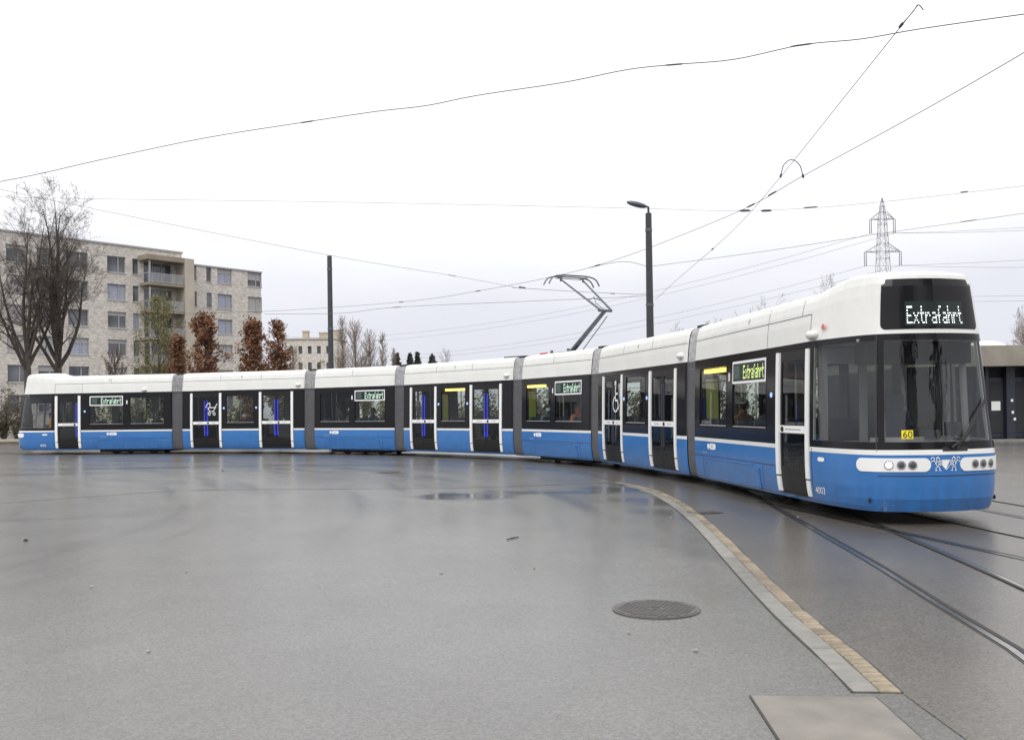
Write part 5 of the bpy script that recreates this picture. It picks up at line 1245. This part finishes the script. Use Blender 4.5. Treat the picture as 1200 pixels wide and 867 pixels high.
what = ['behind the rear section display', 'behind the window beside the first grey joint', 'behind the pram section', 'seen through the pram section window', 'behind the second grey joint', 'behind the third grey joint', 'behind the window of the middle section', 'behind the fourth grey joint', 'behind the pantograph section', 'behind the wheelchair door']
for i, ((ad, px), wt) in enumerate(zip(near, what)):
    shrub(px, 458-(i % 3)*5, 38, 66+(i % 4)*4, ad.split(' ', 1)[1].capitalize().lower()+' shrub '+wt+' of the tram' if 'tram' not in wt else wt, 70+i, OL if i % 2 else HE, 1400, .14)
def conifer(px, ytop, hw_px, Z, label, seed):
    rnd = random.Random(seed); base = P(px, 470, Z); base.z = 0; H = P(px, ytop, Z).z; hw_ = hw_px*Z/FPX; root = empty('spruce_tree', base)
    t = MB(); t.tube([(0, 0, 0), (0, 0, H)], [.25, .03], 6); t.build('trunk', M['bark'], root); pts = []
    for i in range(500):
        f = rnd.random()**.55; z = H*(.45+.55*f); rr = hw_*2.2*(1-f)*rnd.uniform(.2, 1.1)*(.75+.25*math.sin(f*60))+.03; an = rnd.uniform(0, 6.28); pts.append(Vector((math.cos(an)*rr, math.sin(an)*rr, z-rr*.25)))
    leaves('crown', pts, .16, [M['leaf_co'], M['leaf_co'], M['bark']], 3000, .10, rnd, root); tag(root, label, 'tree', 'dark spruces behind the middle of the tram')
conifer(466, 415, 7, 130, 'thin pointed dark spruce beside the bare birches', 81); conifer(481, 415, 9, 132, 'dark spruce in the middle of the row above the middle section roof', 82); conifer(490, 414, 7, 134, 'dark spruce leaning on its taller neighbour above the middle section roof', 83); conifer(507, 417, 11, 130, 'broad dark spruce standing apart beside the thin bare tree', 84)
for i, (px, yt, lb) in enumerate(((800, 372, 'bare tree tip over the joint behind the front section'), (842, 364, 'bare tree top over the front section first window'), (868, 352, 'twiggy bare tree top over the front section display'), (903, 339, 'sharp bare tree top over the front door'), (982, 318, 'highest bare tree top over the cab roof beside the pylon'), (1004, 330, 'short bare tree top between the pylon and the cab roof'))):
    bare_tree(px, 62+i*2, yt+(5, 8, 6, 4, 0, 3)[i], lb, 90+i, mt='bark2', mt2='bark3', maxlev=3, r0=.12, nk=(8, 6, 5), hw_px=26, group='bare trees behind the front section')
bare_tree(1207, 70, 355, 'pale bare tree behind the depot with the white roof dome', 99, mt='bark3', mt2='bark3', maxlev=3, r0=.12, nk=(10, 8, 6), hw_px=16)
for i in range(5):
    shrub(760+i*52, 440-(i % 2)*6, 36, 58+i*3, ['dark scrub behind the wheelchair section second door', 'olive scrub behind the front joint', 'brown scrub behind the front section first window', 'mixed scrub behind the front section display', 'tall scrub behind the front door'][i], 110+i, OL if i % 2 else HE, 1400, .14)

for i, (x, y, h, r_, lb) in enumerate(((23, -8, 24, 4.2, 'tall dark evergreen added unseen behind the viewpoint for the tram windscreen to mirror'), (14, -26, 25, 3.6, 'slimmer dark evergreen added unseen behind the viewpoint for the cab corner glass to mirror'))):
    rnd = random.Random(300+i); root = empty('added_evergreen', (x, y, 0)); t_ = MB(); t_.tube([(0, 0, 0), (0, 0, h*.9)], [.4, .05], 7); t_.build('trunk', M['bark'], root); pts = []  # unseen evergreens added so the cab glass mirrors something dark
    for q in range(900):
        f = rnd.random(); rr = r_*math.sqrt(max(0, 1-(2*f-1)**4))*rnd.uniform(.3, 1.1)*(1+.3*math.sin(f*14+i)); an = rnd.uniform(0, 6.28); pts.append(Vector((math.cos(an)*rr, math.sin(an)*rr, h*(.15+.85*f))))
    leaves('crown', pts, .42, [M['leaf_co'], M['bark']], 3600, .3, rnd, root)['kind'] = 'stuff'; tag(root, lb, 'tree', 'evergreens added behind the viewpoint for reflections')

# ------------------------------------------------------------------ small litter
for i, (x, y) in enumerate(((517, 672), (218, 671), (107, 688), (626, 666), (737, 742), (815, 763), (712, 570), (786, 607), (900, 690), (174, 764), (935, 606))):
    g = G(x, y, .0); mb = MB(); rnd = random.Random(i); s = .010+.007*rnd.random(); n = 6
    top_ = [(s*(1+.5*rnd.random())*math.cos(6.28*k/n), s*.7*math.sin(6.28*k/n), .012+.006*rnd.random()) for k in range(n)]; mb.poly(top_)
    for k in range(n): a, b = top_[k], top_[(k+1) % n]; mb.quad((a[0], a[1], .004), (b[0], b[1], .004), b, a)
    o = mb.build('litter_scrap', M['litter']); o.location = g; tag(o, 'tiny pale scrap of litter lying on the wet asphalt', 'litter', 'pale scraps on the asphalt')
a, b = G(594, 633), G(608, 630); mb = MB(); c = (a+b)/2; mb.tube([a-c+Vector((0, 0, .012)), Vector((0, .01, .016)), b-c+Vector((0, 0, .012))], [.006, .010, .005], 6)
o = mb.build('twig', M['twig']); o.location = c; tag(o, 'short dark twig lying on the open wet asphalt', 'twig')
for (x, y, i) in ((261, 552, 0), (30, 634, 1)):
    mb = MB(); mb.tube([(-.03, 0, .01), (0, .01, .02), (.04, 0, .012)], [.008, .018, .006], 5); o = mb.build('dead_leaf', M['twig']); o.location = G(x, y); tag(o, 'small dark dead leaf lying on the wet asphalt', 'leaf', 'dark leaves on the asphalt')
g = G(456, 553.5); rt = manhole(g, .33); tag(rt, 'flat dark manhole cover close to the tram behind the asphalt joint', 'manhole cover')
